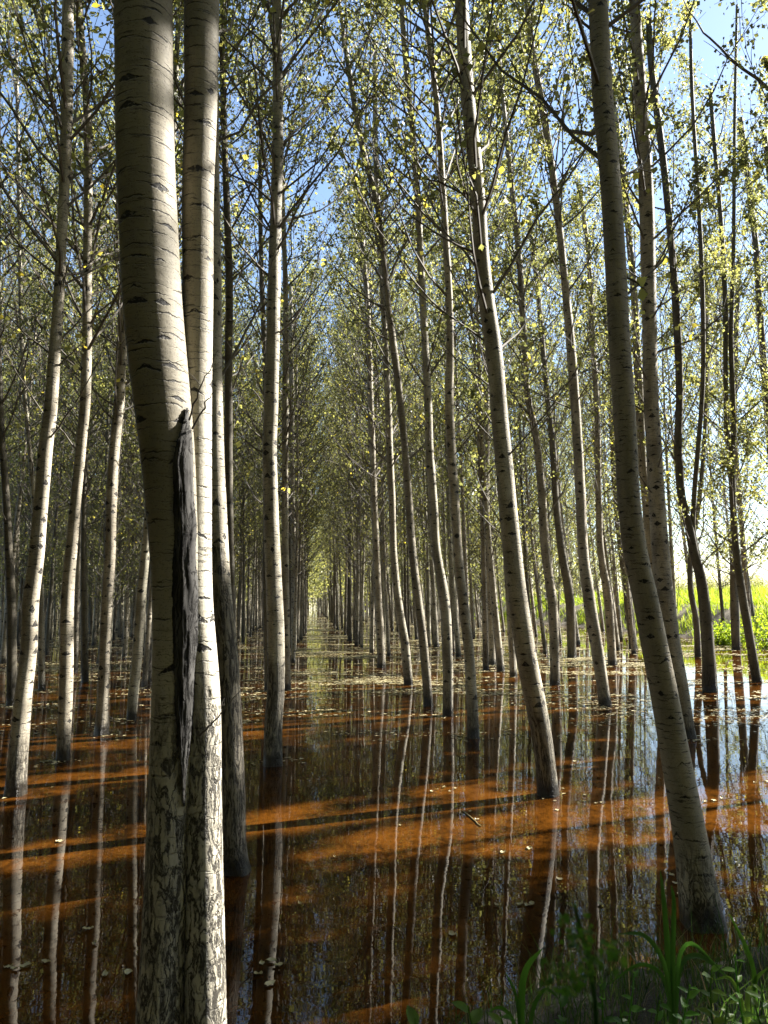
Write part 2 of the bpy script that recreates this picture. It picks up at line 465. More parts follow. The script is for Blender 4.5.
def crown_parts(axis, rad, h0, h1, nb, nleaf, rng, leaf=0.050, spread=1.25, twigs=6, gap=False, lowfade=0.35, top_extra=None):
    """leafy branches round a trunk axis: (tube paths), leaf centres"""
    t = np.sort(rng.uniform(0, 1, nb) ** 0.85)
    h = h0 + (h1 - h0) * t
    az = np.arange(nb) * 2.399 + rng.uniform(0, 0.9, nb)
    tilt = np.radians(rng.uniform(40, 66, nb) * (1 - 0.3 * t))          # from vertical
    L = spread * (0.45 + 1.25 * np.sin(PI * np.clip(0.18 + 0.8 * t, 0, 1)) ** 0.8) * rng.uniform(0.7, 1.25, nb) / np.sin(np.maximum(tilt, 0.5)) * 0.8
    K = 7
    s = np.linspace(0, 1, K)
    hd = np.stack([np.cos(az), np.sin(az)], -1)
    ax = np.array([axis(z) for z in h])
    P = np.zeros((nb, K, 3))
    hor = (L * np.sin(tilt))[:, None] * (s - 0.22 * s ** 2)[None, :]
    ver = (L * np.cos(tilt))[:, None] * (s + 0.25 * s ** 2)[None, :]
    P[:, :, 0] = ax[:, 0:1] + hd[:, 0:1] * hor
    P[:, :, 1] = ax[:, 1:2] + hd[:, 1:2] * hor
    P[:, :, 2] = h[:, None] + ver
    P[:, 1:] += np.cumsum(rng.normal(0, 0.035, (nb, K - 1, 3)), axis=1)
    if gap:
        kb = in_gap(P[:, 1:].reshape(-1, 3), rng).reshape(nb, K - 1).all(1)
        P, h, t, L, ax = P[kb], h[kb], t[kb], L[kb], ax[kb]
        nb = len(P)
    r0 = np.clip(0.006 + 0.0045 * L, 0.005, 0.016)
    Rb = r0[:, None] * (1 - 0.82 * s)[None, :]
    # twigs
    bi = np.repeat(np.arange(nb), twigs)
    ts = rng.uniform(0.22, 0.98, len(bi))
    fi = ts * (K - 1); i0 = np.minimum(fi.astype(int), K - 2); fr = (fi - i0)[:, None]
    base = P[bi, i0] * (1 - fr) + P[bi, i0 + 1] * fr
    d0 = P[bi, i0 + 1] - P[bi, i0]; d0 /= np.linalg.norm(d0, axis=1, keepdims=True)
    d1 = d0 + rng.normal(0, 0.55, d0.shape); d1 /= np.linalg.norm(d1, axis=1, keepdims=True)
    tl = rng.uniform(0.25, 0.75, len(bi)) * np.clip(L[bi] * 0.6, 0.4, 1.1)
    k2 = 4; s2 = np.linspace(0, 1, k2)
    TP = base[:, None, :] + d1[:, None, :] * (tl[:, None] * s2[None, :])[:, :, None]
    TP[:, :, 2] += 0.10 * (tl[:, None] * s2[None, :] ** 2)
    TP[:, 1:] += rng.normal(0, 0.02, (len(bi), k2 - 1, 3))
    TR = np.repeat((np.array([0.0055, 0.0045, 0.0035, 0.002]))[None], len(bi), 0)
    if gap:
        kt = in_gap(TP[:, 2], rng)
        bi, base, d1, tl, TP, TR = bi[kt], base[kt], d1[kt], tl[kt], TP[kt], TR[kt]
    # leaves
    n1 = int(nleaf * 0.7)
    wt = np.clip((h[bi] - h0) / (h1 - h0) / max(lowfade, 1e-3), 0.12, 1) * (1 + 1.1 * (h[bi] - h0) / (h1 - h0))
    wt = wt * rng.gamma(0.9, 1.0, len(bi)) * rng.gamma(2.0, 1.0, nb)[bi] + 1e-6
    pick = rng.choice(len(bi), n1, p=wt / wt.sum())
    q = rng.uniform(0.15, 1.08, n1)
    C1 = base[pick] + d1[pick] * (tl[pick] * q)[:, None] + rng.normal(0, 0.055, (n1, 3))
    n2 = nleaf - n1
    wb = np.clip(t / max(lowfade, 1e-3), 0.12, 1)
    pb = rng.choice(nb, n2, p=wb / wb.sum())
    fb = rng.uniform(0.3, 1.0, n2) * (K - 1); j0 = np.minimum(fb.astype(int), K - 2); fr = (fb - j0)[:, None]
    C2 = P[pb, j0] * (1 - fr) + P[pb, j0 + 1] * fr + rng.normal(0, 0.075, (n2, 3))
    C = np.concatenate([C1, C2])
    cl = np.concatenate([pick * 0.618 % 1.0, pb * 0.618 % 1.0])
    if top_extra:
        up = np.flatnonzero(base[:, 2] > top_extra[1])
        if len(up) > 5:
            pk = rng.choice(up, top_extra[0])
            C = np.concatenate([C, base[pk] + d1[pk] * (tl[pk] * rng.uniform(0, 1.1, len(pk)))[:, None] + rng.normal(0, 0.09, (len(pk), 3))])
            cl = np.concatenate([cl, pk * 0.618 % 1.0])
    if gap:
        k = in_gap(C, rng)
        C, cl = C[k], cl[k]
    tint = np.clip(0.42 + 0.32 * (cl - 0.5) + rng.normal(0, 0.16, len(C)) + (rng.random(len(C)) < 0.035) * 0.5, 0, 1)
    return P, Rb, TP, TR, C, tint, leaf


def crown_mesh(name, parts, rng, leafmat=None):
    P, Rb, TP, TR, C, tint, leaf = parts
    V1, Q1 = tubes(P, Rb, 4)
    V2, Q2 = tubes(TP, TR, 3)
    V3, Q3 = leaf_quads(C, leaf, rng)
    V = np.concatenate([V1, V2, V3])
    Q = np.concatenate([Q1, Q2 + len(V1), Q3 + len(V1) + len(V2)])
    mi = np.concatenate([np.zeros(len(Q1) + len(Q2), int), np.ones(len(Q3), int)])
    tt = np.concatenate([np.zeros(len(Q1) + len(Q2)), tint])
    return mesh_from(name, V, Q, [TWIG, leafmat or LEAF], midx=mi, tint=tt, smooth=False)


def branch_mesh(name, pts, r0, rng, twigs=3, leaves=0, n=6):
    """a bare branch through points with a few side twigs"""
    pts = np.asarray(pts, float)
    m = len(pts)
    s = np.linspace(0, m - 1, 12)
    P = np.stack([np.interp(s, np.arange(m), pts[:, k]) for k in range(3)], -1)
    for _ in range(2):
        P[1:-1] = 0.5 * P[1:-1] + 0.25 * (P[:-2] + P[2:])
    L = np.linalg.norm(P[-1] - P[0])
    P[2:-1] += rng.normal(0, 0.006 * max(L, 0.5), (len(P) - 3, 3))
    Rr = r0 * (1 - 0.8 * np.linspace(0, 1, 12))
    V, Q = tubes(P[None], Rr[None], n)
    Vs, Qs, mi, tt = [V], [Q], [np.zeros(len(Q), int)], [np.zeros(len(Q))]
    nv = len(V)
    ends = []
    for k in range(twigs):
        j = rng.integers(3, 11)
        d = P[j] - P[j - 1]; d /= np.linalg.norm(d)
        d = d + rng.normal(0, 0.42, 3); d[2] += 0.15; d /= np.linalg.norm(d)
        tl = L * rng.uniform(0.18, 0.45)
        q = P[j][None] + d[None] * np.linspace(0, tl, 6)[:, None]
        q[1:] += np.cumsum(rng.normal(0, 0.012, (5, 3)), 0)
        v, qq = tubes(q[None], (Rr[j] * 0.55 * (1 - 0.75 * np.linspace(0, 1, 6)))[None], 4)
        Vs.append(v); Qs.append(qq + nv); mi.append(np.zeros(len(qq), int)); tt.append(np.zeros(len(qq))); nv += len(v)
        ends.append(q)
    if leaves:
        src = np.concatenate(ends + [P[6:]]) if ends else P[6:]
        C = src[rng.integers(0, len(src), leaves)] + rng.normal(0, 0.05, (leaves, 3))
        v, qq = leaf_quads(C, 0.055, rng)
        Vs.append(v); Qs.append(qq + nv); mi.append(np.ones(len(qq), int)); tt.append(np.clip(rng.normal(0.75, 0.15, len(qq)), 0, 1))
    return mesh_from(name, np.concatenate(Vs), np.concatenate(Qs), [TWIG, LEAF], midx=np.concatenate(mi), tint=np.concatenate(tt), smooth=True)


def smooth_interp(y, ys, vs):
    """monotone-parameter cubic (Catmull-Rom style) interpolation"""
    ys = np.asarray(ys, float); vs = np.asarray(vs, float)
    m = np.gradient(vs, ys)
    y = np.clip(y, ys[0], ys[-1])
    i = np.clip(np.searchsorted(ys, y) - 1, 0, len(ys) - 2)
    h = ys[i + 1] - ys[i]
    t = (y - ys[i]) / h
    return ((2 * t ** 3 - 3 * t ** 2 + 1) * vs[i] + (t ** 3 - 2 * t ** 2 + t) * h * m[i]
            + (-2 * t ** 3 + 3 * t ** 2) * vs[i + 1] + (t ** 3 - t ** 2) * h * m[i + 1])


class Axis:
    """a traced stem: pixel rows (y, x, width) at one true distance -> 3D centre line"""
    def __init__(self, rows, base_y, top, rng, dY=0.0, wander=0.05):
        rows = sorted(rows, key=lambda r: -r[0])
        b = rows[0]
        g = ground_at(b[1], base_y)
        self.depth = g[1] + dY
        pts = np.array([at_depth(x, y, self.depth) for (y, x, w) in rows])
        slant = self.depth / cp
        rad = np.array([w * 0.5 / F * (self.depth / ray(x, y)[1]) for (y, x, w) in rows])
        Zk, Xk = pts[:, 2], pts[:, 0]
        z = [-0.35]
        while z[-1] < top:
            z.append(z[-1] + (0.035 if z[-1] < 1.0 else 0.06 if z[-1] < 7 else 0.35))
        Z = np.array(z)
        ztop = Zk[-1]
        X = np.empty_like(Z); Rd = np.empty_like(Z)
        inn = (Z >= Zk[0]) & (Z <= ztop)
        X[inn] = smooth_interp(Z[inn], Zk, Xk)
        Rd[inn] = np.interp(Z[inn], Zk, rad)
        lo = Z < Zk[0]
        s0 = (Xk[1] - Xk[0]) / (Zk[1] - Zk[0])
        X[lo] = Xk[0] + (Z[lo] - Zk[0]) * s0
        Rd[lo] = rad[0]
        hi = Z > ztop
        k = max(0, len(Zk) - 4)
        s1 = (Xk[-1] - Xk[k]) / (Zk[-1] - Zk[k])
        dz = Z[hi] - ztop
        X[hi] = Xk[-1] + s1 * dz * np.clip(1 - dz / (4 * (top - ztop + 1)), 0.4, 1)
        Rd[hi] = rad[-1] * (1 - dz / (top - ztop)) * 0.95 + 0.008
        # smooth radius
        ker = np.ones(9) / 9
        Rp = np.pad(Rd, 4, mode='edge')
        Rd = np.convolve(Rp, ker, 'valid')
        ph = rng.uniform(0, 6.28)
        self.Z, self.X, self.R = Z, X, Rd
        self.Y = self.depth + wander * np.sin(Z * 0.55 + ph) * np.clip(Z / 2, 0, 1)
        self.top = top
        self.base = np.array([np.interp(0, Z, X), self.depth, 0.0])

    def __call__(self, z):
        return (np.interp(z, self.Z, self.X), np.interp(z, self.Z, self.Y))


# ------------------------------------------------------------------ traced trees
# rows: (pixel y, centre x, width); read off the photograph's trunks
TR = {}
def T(key, base_y, rows, label, **kw):
    TR[key] = dict(base_y=base_y, rows=rows, label=label, **kw)

T('R1', 925, [(925, 703, 40), (850, 692, 33), (800, 683, 30), (750, 674, 28), (700, 664.5, 26.5), (650, 654, 26), (600, 644, 25), (550, 632.5, 23.5), (500, 626, 22), (450, 623.5, 22), (400, 620, 22),
      (300, 614, 21), (200, 609, 20), (100, 601, 20), (0, 597, 17.5)],
  'thick speckled grey poplar bending towards the weedy bank, nearest trunk beside the grass', rough=0.1,
  br=[[(589, 33), (575, 15), (566, 2)], [(620, 268), (634, 282), (646, 290)]], mat='big')
T('R1b', 738, [(738, 689, 12), (700, 683, 14), (650, 673, 17), (600, 666, 18), (550, 662, 17), (500, 658.5, 16), (450, 655.5, 15.5), (400, 652, 15), (300, 649, 14), (200, 645.5, 14), (100, 639, 12.5), (0, 633, 10)],
  'pale ringed poplar rising just behind the thick speckled grey one by the bank', rough=0.1,
  br=[[(648, 280), (660, 262), (669, 250)], [(641, 283), (630, 272), (620, 264)], [(632, 100), (620, 82), (609, 63)], [(652, 345), (664, 335), (674, 322)]])
T('R2', 795, [(795, 548, 20.5), (750, 544, 20), (700, 535, 21.5), (650, 525.5, 21), (600, 518.5, 19), (550, 512.6, 18.5), (500, 508, 17.5), (450, 503.5, 17), (400, 499, 16.5), (350, 495, 16.5),
      (300, 487.5, 16.5), (250, 482, 15.5), (200, 479, 14.5), (150, 474, 14.5), (100, 468, 14), (50, 464, 14), (0, 461, 13)],
  'large leaning white-edged poplar with its foot in the orange sunlit water', rough=0.55,
  br=[[(473, 95), (485, 65), (495, 32), (501, 2)], [(462, 90), (446, 70), (426, 52)], [(455, 28), (440, 18), (423, 3)], [(478, 210), (494, 190), (501, 158)]], lit=True)
T('R3', 738, [(738, 473.5, 10.5), (700, 472, 11), (650, 469, 10), (600, 463, 10.5), (550, 458, 9.5), (500, 455, 9.7), (450, 451.5, 9.6), (400, 449.5, 8.6), (350, 450, 7.5), (300, 449, 6.8), (250, 446, 6.6), (200, 443, 6.6),
      (150, 440, 6), (100, 436, 6), (50, 430, 5.5), (0, 424, 5.5)],
  'slim poplar next behind the large leaning white-edged trunk, in the row beside the lane', rough=0.15, br=[[(436, 110), (449, 75), (452, 40)], [(446, 235), (428, 215), (418, 190)]])
T('R3b', 716, [(716, 448, 10.5), (700, 448, 10), (650, 447, 10.3), (600, 444, 10.5), (550, 436, 9), (500, 433, 9), (450, 429.5, 8.2), (400, 428, 8), (350, 425.5, 7), (300, 423, 6.8), (250, 420.5, 6.6), (200, 418, 6.2),
       (150, 414.7, 6), (100, 409.5, 6), (50, 404.7, 5.5), (0, 401, 5)],
  'slim sunlit poplar with a slight bow, third from the orange patch along the lane', rough=0.2, lit=True)
T('R3c', 706, [(706, 428.6, 9.3), (650, 424, 9), (600, 418, 8.2), (550, 412, 8), (500, 408.6, 7.6), (450, 405, 7), (400, 400, 6.8), (350, 394, 7.2), (300, 387.5, 7), (250, 383, 6), (200, 376.5, 5.5), (150, 363, 6), (100, 354, 5.8), (50, 346, 5), (0, 339, 4.5)],
  'slim poplar whose top swings far over towards the open lane', rough=0.15, br=[[(360, 135), (345, 118), (335, 100)], [(376, 200), (388, 180), (398, 165)]])
T('R3d', 685, [(685, 408.5, 9), (650, 405.5, 9), (600, 398, 8), (550, 393.5, 7), (500, 392, 7), (450, 389.5, 7), (400, 388, 6.5), (350, 385.5, 6), (300, 383, 5.5), (250, 380, 5), (150, 375.5, 5.5), (50, 375, 4.5), (0, 373, 4)],
  'thin straight poplar in the lane-side row, standing in sunlit litter', rough=0.15, lit=True)
T('R3e', 668, [(668, 381.5, 8), (650, 381, 8), (600, 378, 7.8), (550, 376, 7), (500, 374, 6.6), (450, 372.5, 6.4), (400, 370.5, 6), (350, 369, 5.5), (300, 367, 6), (250, 363, 5), (200, 359, 4.8), (100, 354, 4.4), (0, 349, 3.8)],
  'thin poplar where the lane-side row begins to merge into a dense line', rough=0.12)
T('R4', 705, [(705, 605.5, 11), (650, 597, 12.5), (600, 588.5, 12.5), (550, 582, 10.5), (500, 580, 9.8), (450, 577.5, 9.6), (400, 574.5, 9.2), (350, 571, 9), (300, 567, 8), (250, 562.5, 7.5), (200, 557, 7), (150, 550, 7.3), (100, 542, 7), (50, 532.5, 6), (0, 526, 5.2)],
  'curved pale poplar right of the large white-edged trunk, sweeping leftward as it climbs', rough=0.1, br=[[(566, 300), (546, 285), (524, 255)]])
T('R5', 685, [(685, 555, 9.5), (650, 554.5, 9.7), (600, 551.5, 10), (550, 544.5, 8.5), (500, 541.7, 8.2), (450, 537.4, 7), (425, 534, 6.6), (400, 528.5, 6.6), (350, 525, 6), (300, 522.5, 6.6), (250, 519, 6), (200, 513.5, 5), (150, 508, 5), (100, 502.5, 4.4), (0, 494, 3.8)],
  'slim poplar with a kink halfway up, between the white-edged and the curved pale trunks', rough=0.12)
T('R6', 665, [(665, 491.5, 8.6), (600, 490, 8), (550, 487, 7), (500, 486, 7), (400, 486, 5.8), (350, 485, 5), (200, 480, 4.5), (0, 472, 3.6)],
  'straight thin poplar left of the large white-edged trunk, in the second row', rough=0.1)
T('R7', 658, [(658, 572, 8.5), (600, 569.5, 9), (550, 561, 8.5), (500, 555.6, 6.6), (450, 553, 6.5), (400, 548, 5.5), (350, 543.5, 5.5), (300, 539, 5), (250, 533, 5), (200, 526, 4.6), (100, 512, 4), (0, 500, 3.5)],
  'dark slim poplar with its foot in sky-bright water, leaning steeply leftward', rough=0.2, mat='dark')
T('R8', 665, [(665, 612.7, 8.5), (600, 607.5, 8.8), (550, 600, 6.4), (500, 598.6, 6.4), (400, 597, 6), (350, 594, 5.2), (300, 591, 5), (250, 588, 4.5), (200, 581, 4.2), (100, 572, 3.8), (0, 563, 3.2)],
  'thin poplar between the curved pale trunk and the thick speckled one', rough=0.1)
T('R9', 649, [(649, 633.5, 8), (600, 628, 8.5), (550, 622, 7.4), (500, 617, 7), (400, 611, 6), (200, 600, 5), (0, 590, 4)],
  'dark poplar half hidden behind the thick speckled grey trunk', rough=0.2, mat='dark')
T('R10', 676, [(676, 668, 9.5), (600, 656, 9.5), (550, 649.5, 9), (500, 646.5, 8.8), (450, 641, 8.6), (400, 639, 8.2), (350, 636, 7.6), (300, 634, 7.2), (250, 630, 6.6), (200, 626, 6), (150, 621, 5.5), (100, 614.5, 4.2), (0, 606, 3.5)],
  'poplar squeezed between the thick speckled trunk and the pale ringed one', rough=0.1)
T('R11', 692, [(692, 710, 14.5), (650, 708.5, 12), (600, 704.5, 11), (575, 700.6, 10.5), (550, 693.5, 9.3), (530, 689.5, 9), (500, 681.5, 8.2), (470, 678.7, 8), (450, 677.2, 8), (400, 678.5, 6.8), (300, 674.8, 7.5), (250, 671.8, 7), (200, 668, 7), (150, 663, 7), (100, 656.5, 6.8), (50, 650.7, 6), (0, 649, 5)],
  'dark poplar with a sharp elbow low down, in front of the bright grass', rough=0.25, mat='dark', br=[[(677, 240), (690, 222), (694, 205)], [(664, 155), (650, 140), (645, 120)]],
  fork=[(556, 698, 5.2), (530, 693, 5.2), (500, 693.5, 5), (450, 697, 4.8), (400, 700.8, 4.6), (300, 702, 4.6), (200, 699, 4.3), (100, 693.6, 4), (0, 690, 3)])
T('R11b', 657, [(657, 698, 6.5), (620, 696, 6), (590, 691, 5.6), (560, 691, 5), (500, 700, 4.4), (450, 704, 4), (300, 706, 3.6), (100, 700, 3)],
  'spindly dark poplar sapling tucked behind the elbowed dark trunk', rough=0.2, mat='dark')
T('R12', 682, [(682, 757, 9.5), (650, 752, 8.5), (600, 744, 8), (550, 737, 6.6), (500, 733, 6), (460, 730.5, 6.6), (430, 726, 5.2), (400, 725, 4.4), (300, 724, 4.6), (200, 719.5, 4.2), (150, 715.8, 4), (100, 712, 4), (0, 706, 3.4)],
  'dark forked poplar leaning over the waterside near the dirt bank', rough=0.25, mat='dark',
  fork=[(462, 731, 5), (440, 733, 5.4), (400, 732, 5), (350, 730, 4.4), (250, 733, 4), (100, 736, 3.2), (0, 738, 2.6)])
T('R13', 650, [(650, 736, 8), (600, 735, 8.5), (550, 733.5, 6.5), (450, 733, 5.5), (300, 738, 4.5), (150, 742, 4), (0, 745, 3.2)],
  'upright dark poplar on the grassy bank behind the forked one', rough=0.2, mat='dark', onbank=True)
T('R14', 668, [(668, 800, 9), (600, 790, 8.2), (500, 775, 7.4), (400, 765.5, 6.6), (350, 762, 6.5), (300, 759, 6.5), (250, 757, 5.8), (200, 751.5, 5.2), (150, 745, 5), (100, 738, 5), (50, 732, 5), (0, 726, 4)],
  'dark tall stem entering from the edge above the bank', rough=0.2, mat='dark', br=[[(755, 230), (770, 215), (780, 195)], [(748, 178), (730, 160), (716, 130)]])
T('R15', 680, [(680, 838, 9), (500, 812, 8), (300, 785, 6.5), (150, 767.5, 5), (100, 761.6, 4.6), (50, 755, 4.2), (0, 750, 3.8)],
  'slender dark stem slanting into the topmost corner of the view above the bank', rough=0.2, mat='dark')
T('R17', 735, [(735, 846, 13), (600, 832, 12), (300, 815, 10), (130, 806, 9), (0, 800, 8)],
  'poplar just beyond the edge sending a thick bare limb across the corner', rough=0.2, mat='dark',
  br=[[(808, 118), (768, 87), (735, 65), (714, 44), (697, 25), (682, -4)]], brr=0.03)
T('L1', 872, [(872, 237, 25), (850, 234, 25), (800, 233.5, 25), (750, 232, 23.5), (700, 230.5, 22.5), (650, 228, 22), (600, 223.4, 20), (550, 220.5, 19), (500, 218, 18.5), (450, 216, 18), (400, 214.8, 17), (350, 214.6, 15), (300, 214.5, 13.5), (250, 214.5, 12), (200, 213.5, 10.5), (100, 212.5, 9.5), (0, 212, 8.5)],
  'dark rough-barked poplar right against the double-stemmed trunk, lower bark deeply furrowed', rough=1.6,
  br=[[(218, 385), (240, 345), (258, 310), (270, 270), (282, 240)], [(240, 700), (222, 722), (206, 738)]])
T('L1b', 722, [(722, 236, 8), (600, 231, 8), (500, 228.5, 7.8), (400, 228, 7.8), (350, 228.5, 7.6), (300, 229.5, 7.4), (200, 227, 6.8), (100, 224, 6.2), (0, 222.8, 5.6)],
  'thin dark poplar seen between the rough-barked trunk and the white one', rough=0.2, mat='dark',
  br=[[(226, 70), (238, 40), (248, 2)], [(232, 277), (250, 260), (264, 243)], [(229, 400), (243, 360), (252, 330)], [(228, 180), (243, 165), (254, 140)]])
T('L2', 765, [(765, 272.7, 18.5), (720, 273.7, 18), (700, 275, 17.2), (650, 275.5, 17.5), (600, 274, 16), (550, 271.6, 15.6), (500, 270, 15), (450, 269, 14.3), (400, 270.5, 15), (350, 272, 14), (300, 273.3, 13.5), (250, 274.7, 12.5), (200, 276.3, 11.5), (150, 278, 11), (100, 278.4, 10), (50, 278, 9.8), (0, 277, 8.8)],
  'upright white poplar with brilliant sunlit patches at the near end of the lane', rough=0.75, lit=True,
  br=[[(285, 123), (300, 108), (318, 80), (328, 48), (331, 20)], [(285, 147), (310, 122), (333, 86)], [(283, 80), (297, 62), (314, 38)], [(272, 60), (262, 38), (250, 2)], [(271, 132), (255, 100), (240, 62)],
      [(283, 335), (300, 315), (312, 280), (323, 243), (333, 205)], [(266, 300), (250, 318), (232, 345)], [(283, 20), (292, 8), (299, -6)], [(266, 455), (250, 445), (236, 432)], [(276, 492), (284, 490), (290, 478)]])
T('L3', 690, [(690, 286.5, 8), (600, 285.6, 8), (500, 285, 6.5), (400, 285, 6.4), (300, 285.5, 5.4), (200, 282.7, 4.5), (100, 281, 4), (0, 279, 3.4)],
  'thin poplar just behind the white sunlit one, along the lane edge', rough=0.1)
T('L4', 652, [(652, 293.5, 6), (600, 294, 6), (500, 292.5, 5), (400, 292, 4.6), (250, 290, 4), (0, 285, 3)],
  'very thin poplar farther down the lane edge behind the white sunlit one', rough=0.1)
T('L5', 690, [(690, 268, 7), (600, 266.5, 6.5), (400, 266, 5.5), (300, 262, 5), (200, 260, 4.4), (100, 262, 4), (0, 266, 3.2)],
  'thin dark poplar peeping out beside the sunlit white trunk', rough=0.1, mat='dark')
T('M1', 720, [(720, 131.5, 9.5), (700, 132.8, 10), (650, 137.3, 9.6), (600, 140.5, 10), (550, 145.5, 8.5), (500, 150, 8), (400, 158, 7), (200, 170, 6), (0, 178, 5)],
  'slanting pale poplar that vanishes behind the double-stemmed trunk', rough=0.08, lit=True)
T('M2', 735, [(735, 101.5, 13.5), (720, 101.8, 11.5), (700, 102.5, 10.5), (650, 104, 10.5), (600, 106, 11.5), (550, 109, 11), (500, 110.5, 11.5), (450, 114, 10.8), (400, 119.5, 10.2), (350, 122.4, 9.8), (300, 124, 8), (200, 127, 7), (0, 132, 5.5)],
  'two-toned poplar with a flared foot, nearest on the shaded side of the big trunk', rough=0.12)
T('M3', 760, [(760, 63, 13), (700, 66, 13), (650, 67, 12.8), (600, 67.5, 12), (550, 71, 11), (500, 75, 10), (450, 79.4, 10), (400, 83.4, 10.5), (350, 84.8, 10), (300, 85.2, 9.2), (250, 85.8, 8.8), (200, 86.8, 8.4), (150, 87, 8), (100, 86, 7), (50, 83, 6.3), (0, 79, 4.2)],
  'straight brown-grey poplar between the brightly lit slanting trunk and the flared one', rough=0.1,
  br=[[(87, 150), (97, 128), (112, 100)], [(86, 250), (98, 222), (110, 190)]])
T('M4', 795, [(795, 15.5, 18.5), (750, 18, 18), (700, 22, 16), (650, 27, 15), (600, 29, 15.3), (550, 34.5, 14.4), (500, 39, 13.4), (450, 43.6, 14), (400, 50, 12.8), (350, 54, 11.6), (300, 58.6, 10.5), (250, 61.6, 9.8), (200, 65, 10), (150, 67.5, 10.8), (100, 69, 11.5), (50, 69.7, 11.2), (0, 70, 10)],
  'slanting poplar with a brilliant white sunlit flank, outermost of the near trunks', rough=0.25, lit=True,
  br=[[(73, 100), (85, 80), (100, 56), (114, 24)], [(62, 100), (45, 70), (28, 38), (12, -4)], [(56, 345), (75, 325), (95, 305), (114, 276)], [(58, 368), (70, 355), (87, 338)], [(55, 322), (62, 290), (70, 258), (76, 230)], [(48, 355), (20, 330), (-4, 300)]])
T('M5', 706, [(706, 12, 9.5), (650, 11, 9.5), (600, 10, 9.2), (550, 8, 8), (500, 6, 7), (450, 3, 6), (400, 1, 6), (200, -1, 5), (0, -4, 4)],
  'dark poplar at the very edge beyond the brilliant white slanting trunk', rough=0.3, mat='dark')
T('M8', 682, [(682, 85, 7), (600, 84.6, 6.4), (500, 84.6, 5), (400, 86, 4.4), (200, 90, 3.6), (0, 95, 3)],
  'thin black poplar in the gap behind the straight brown-grey trunk', rough=0.3, mat='dark')
T('M9', 690, [(690, 42, 7), (600, 40, 6), (500, 33, 5), (450, 29, 4.6), (400, 25, 4.4), (200, 20, 3.6), (0, 14, 3)],
  'thin pale poplar crossing behind the brilliant white slanting trunk', rough=0.1)

big_rows_a = [(1163, 152, 56), (1024, 160, 47), (960, 163, 44), (850, 168, 43), (780, 171, 43), (700, 174, 44), (600, 176, 46), (550, 174.5, 48), (500, 171, 50), (450, 167, 53), (400, 162, 56), (350, 157, 57.5), (300, 152.5, 57), (200, 147.5, 56), (100, 145, 56), (0, 143.5, 56)]
big_rows_b = [(1163, 207, 48), (1024, 205, 43), (950, 204, 41), (850, 203, 39), (780, 202.5, 38), (700, 202, 36), (600, 196, 33), (500, 194, 31), (400, 193, 32), (300, 193, 30.5), (200, 192.5, 31), (100, 195, 33), (0, 196.5, 35)]

A_RNG = np.random.default_rng(76)
A = Axis(big_rows_a, 1163, 13.5, A_RNG, wander=0.0)
B = Axis(big_rows_b, 1163, 13.0, A_RNG, dY=0.03, wander=0.0)
B.Y = B.Y + 0.07 * np.clip((B.Z - 1.6) / 1.2, 0, 1)

# ------------------------------------------------------------------ sunlit gaps in the canopy
g = lambda x, y: ground_at(x, y)[:2]
LIT_STRIPS += [(g(300, 806), g(640, 757), 0.08, 0.75), (g(290, 855), g(470, 834), 0.11, 0.5), (g(440, 837), g(850, 790), 0.36, 1.0),
               (g(255, 948), g(560, 905), 0.05, 0.6)]
LIT_COLUMNS += [(-0.50, 2.1, 0.05, 2.2, 0.17, 1.0, B), (-0.55, 2.1, 0.8, 3.1, 0.13, 0.8, A), (1.22, 2.3, 0.1, 0.55, 0.26, 0.97, None), (0.62, 2.0, 0.2, 0.4, 0.08, 0.9, None)]
AX = {}
for k, d in TR.items():
    dep = ground_at(d['rows'][0][1], d['base_y'])[1]
    top = float(R.uniform(11.5, 14.0)) if dep < 25 else float(R.uniform(12, 14.5))
    a = Axis(d['rows'], d['base_y'], top, R)
    AX[k] = a
# stretches of stem (pixel rows, top to bottom) that the photograph shows in full sun
SUNNY = [('R2', 0, 790, 0.125, 1.0), ('R3b', 410, 660, 0.11, 0.95), ('R3d', 395, 600, 0.1, 0.9), ('R3c', 540, 690, 0.1, 0.9), ('R4', 540, 700, 0.1, 0.8), ('L2', 290, 535, 0.13, 1.0), ('L2', 560, 720, 0.1, 0.7),
         ('M4', 380, 780, 0.12, 1.0), ('M3', 330, 720, 0.1, 0.75), ('M2', 420, 710, 0.1, 0.9), ('M1', 540, 715, 0.1, 0.95), ('L1', 680, 800, 0.06, 0.6), ('L1', 390, 560, 0.09, 0.8), ('R1b', 30, 300, 0.1, 0.8), ('R3', 100, 330, 0.1, 0.8), ('L1b', 380, 480, 0.1, 0.9)]
for k, y0, y1, hw, pr in SUNNY:
    a = AX[k]
    z1, z0 = at_depth(384, y0, a.depth)[2], at_depth(384, y1, a.depth)[2]
    LIT_COLUMNS.append((float(np.interp(0.5 * (z0 + z1), a.Z, a.X)), a.depth, max(z0, 0.02), z1, hw + 0.03, pr, a))

MATS = {None: BARK, 'dark': BARK_SHADED, 'big': BARK_BIG}
GROUP = 'poplars of the flooded plantation'
count_trees = 0


def finish_tree(root, axis, key, d, rng, crown_h0, nleaf, nb, gap):
    me = crown_mesh('crown', crown_parts(axis, None, crown_h0, axis.top - 0.2, nb, nleaf, rng, gap=gap, lowfade=0.06 if crown_h0 < 2 else 0.3, spread=1.6 if crown_h0 < 2 else 1.25, top_extra=(4500, 2.0 + 0.85 * axis.depth) if axis.depth < 13 else None), rng)
    me.transform(__import__('mathutils').Matrix.Translation(-root.location))
    obj('crown', me, root)


from mathutils import Matrix


def shift(me, root):
    me.transform(Matrix.Translation(-root.location))
    return me


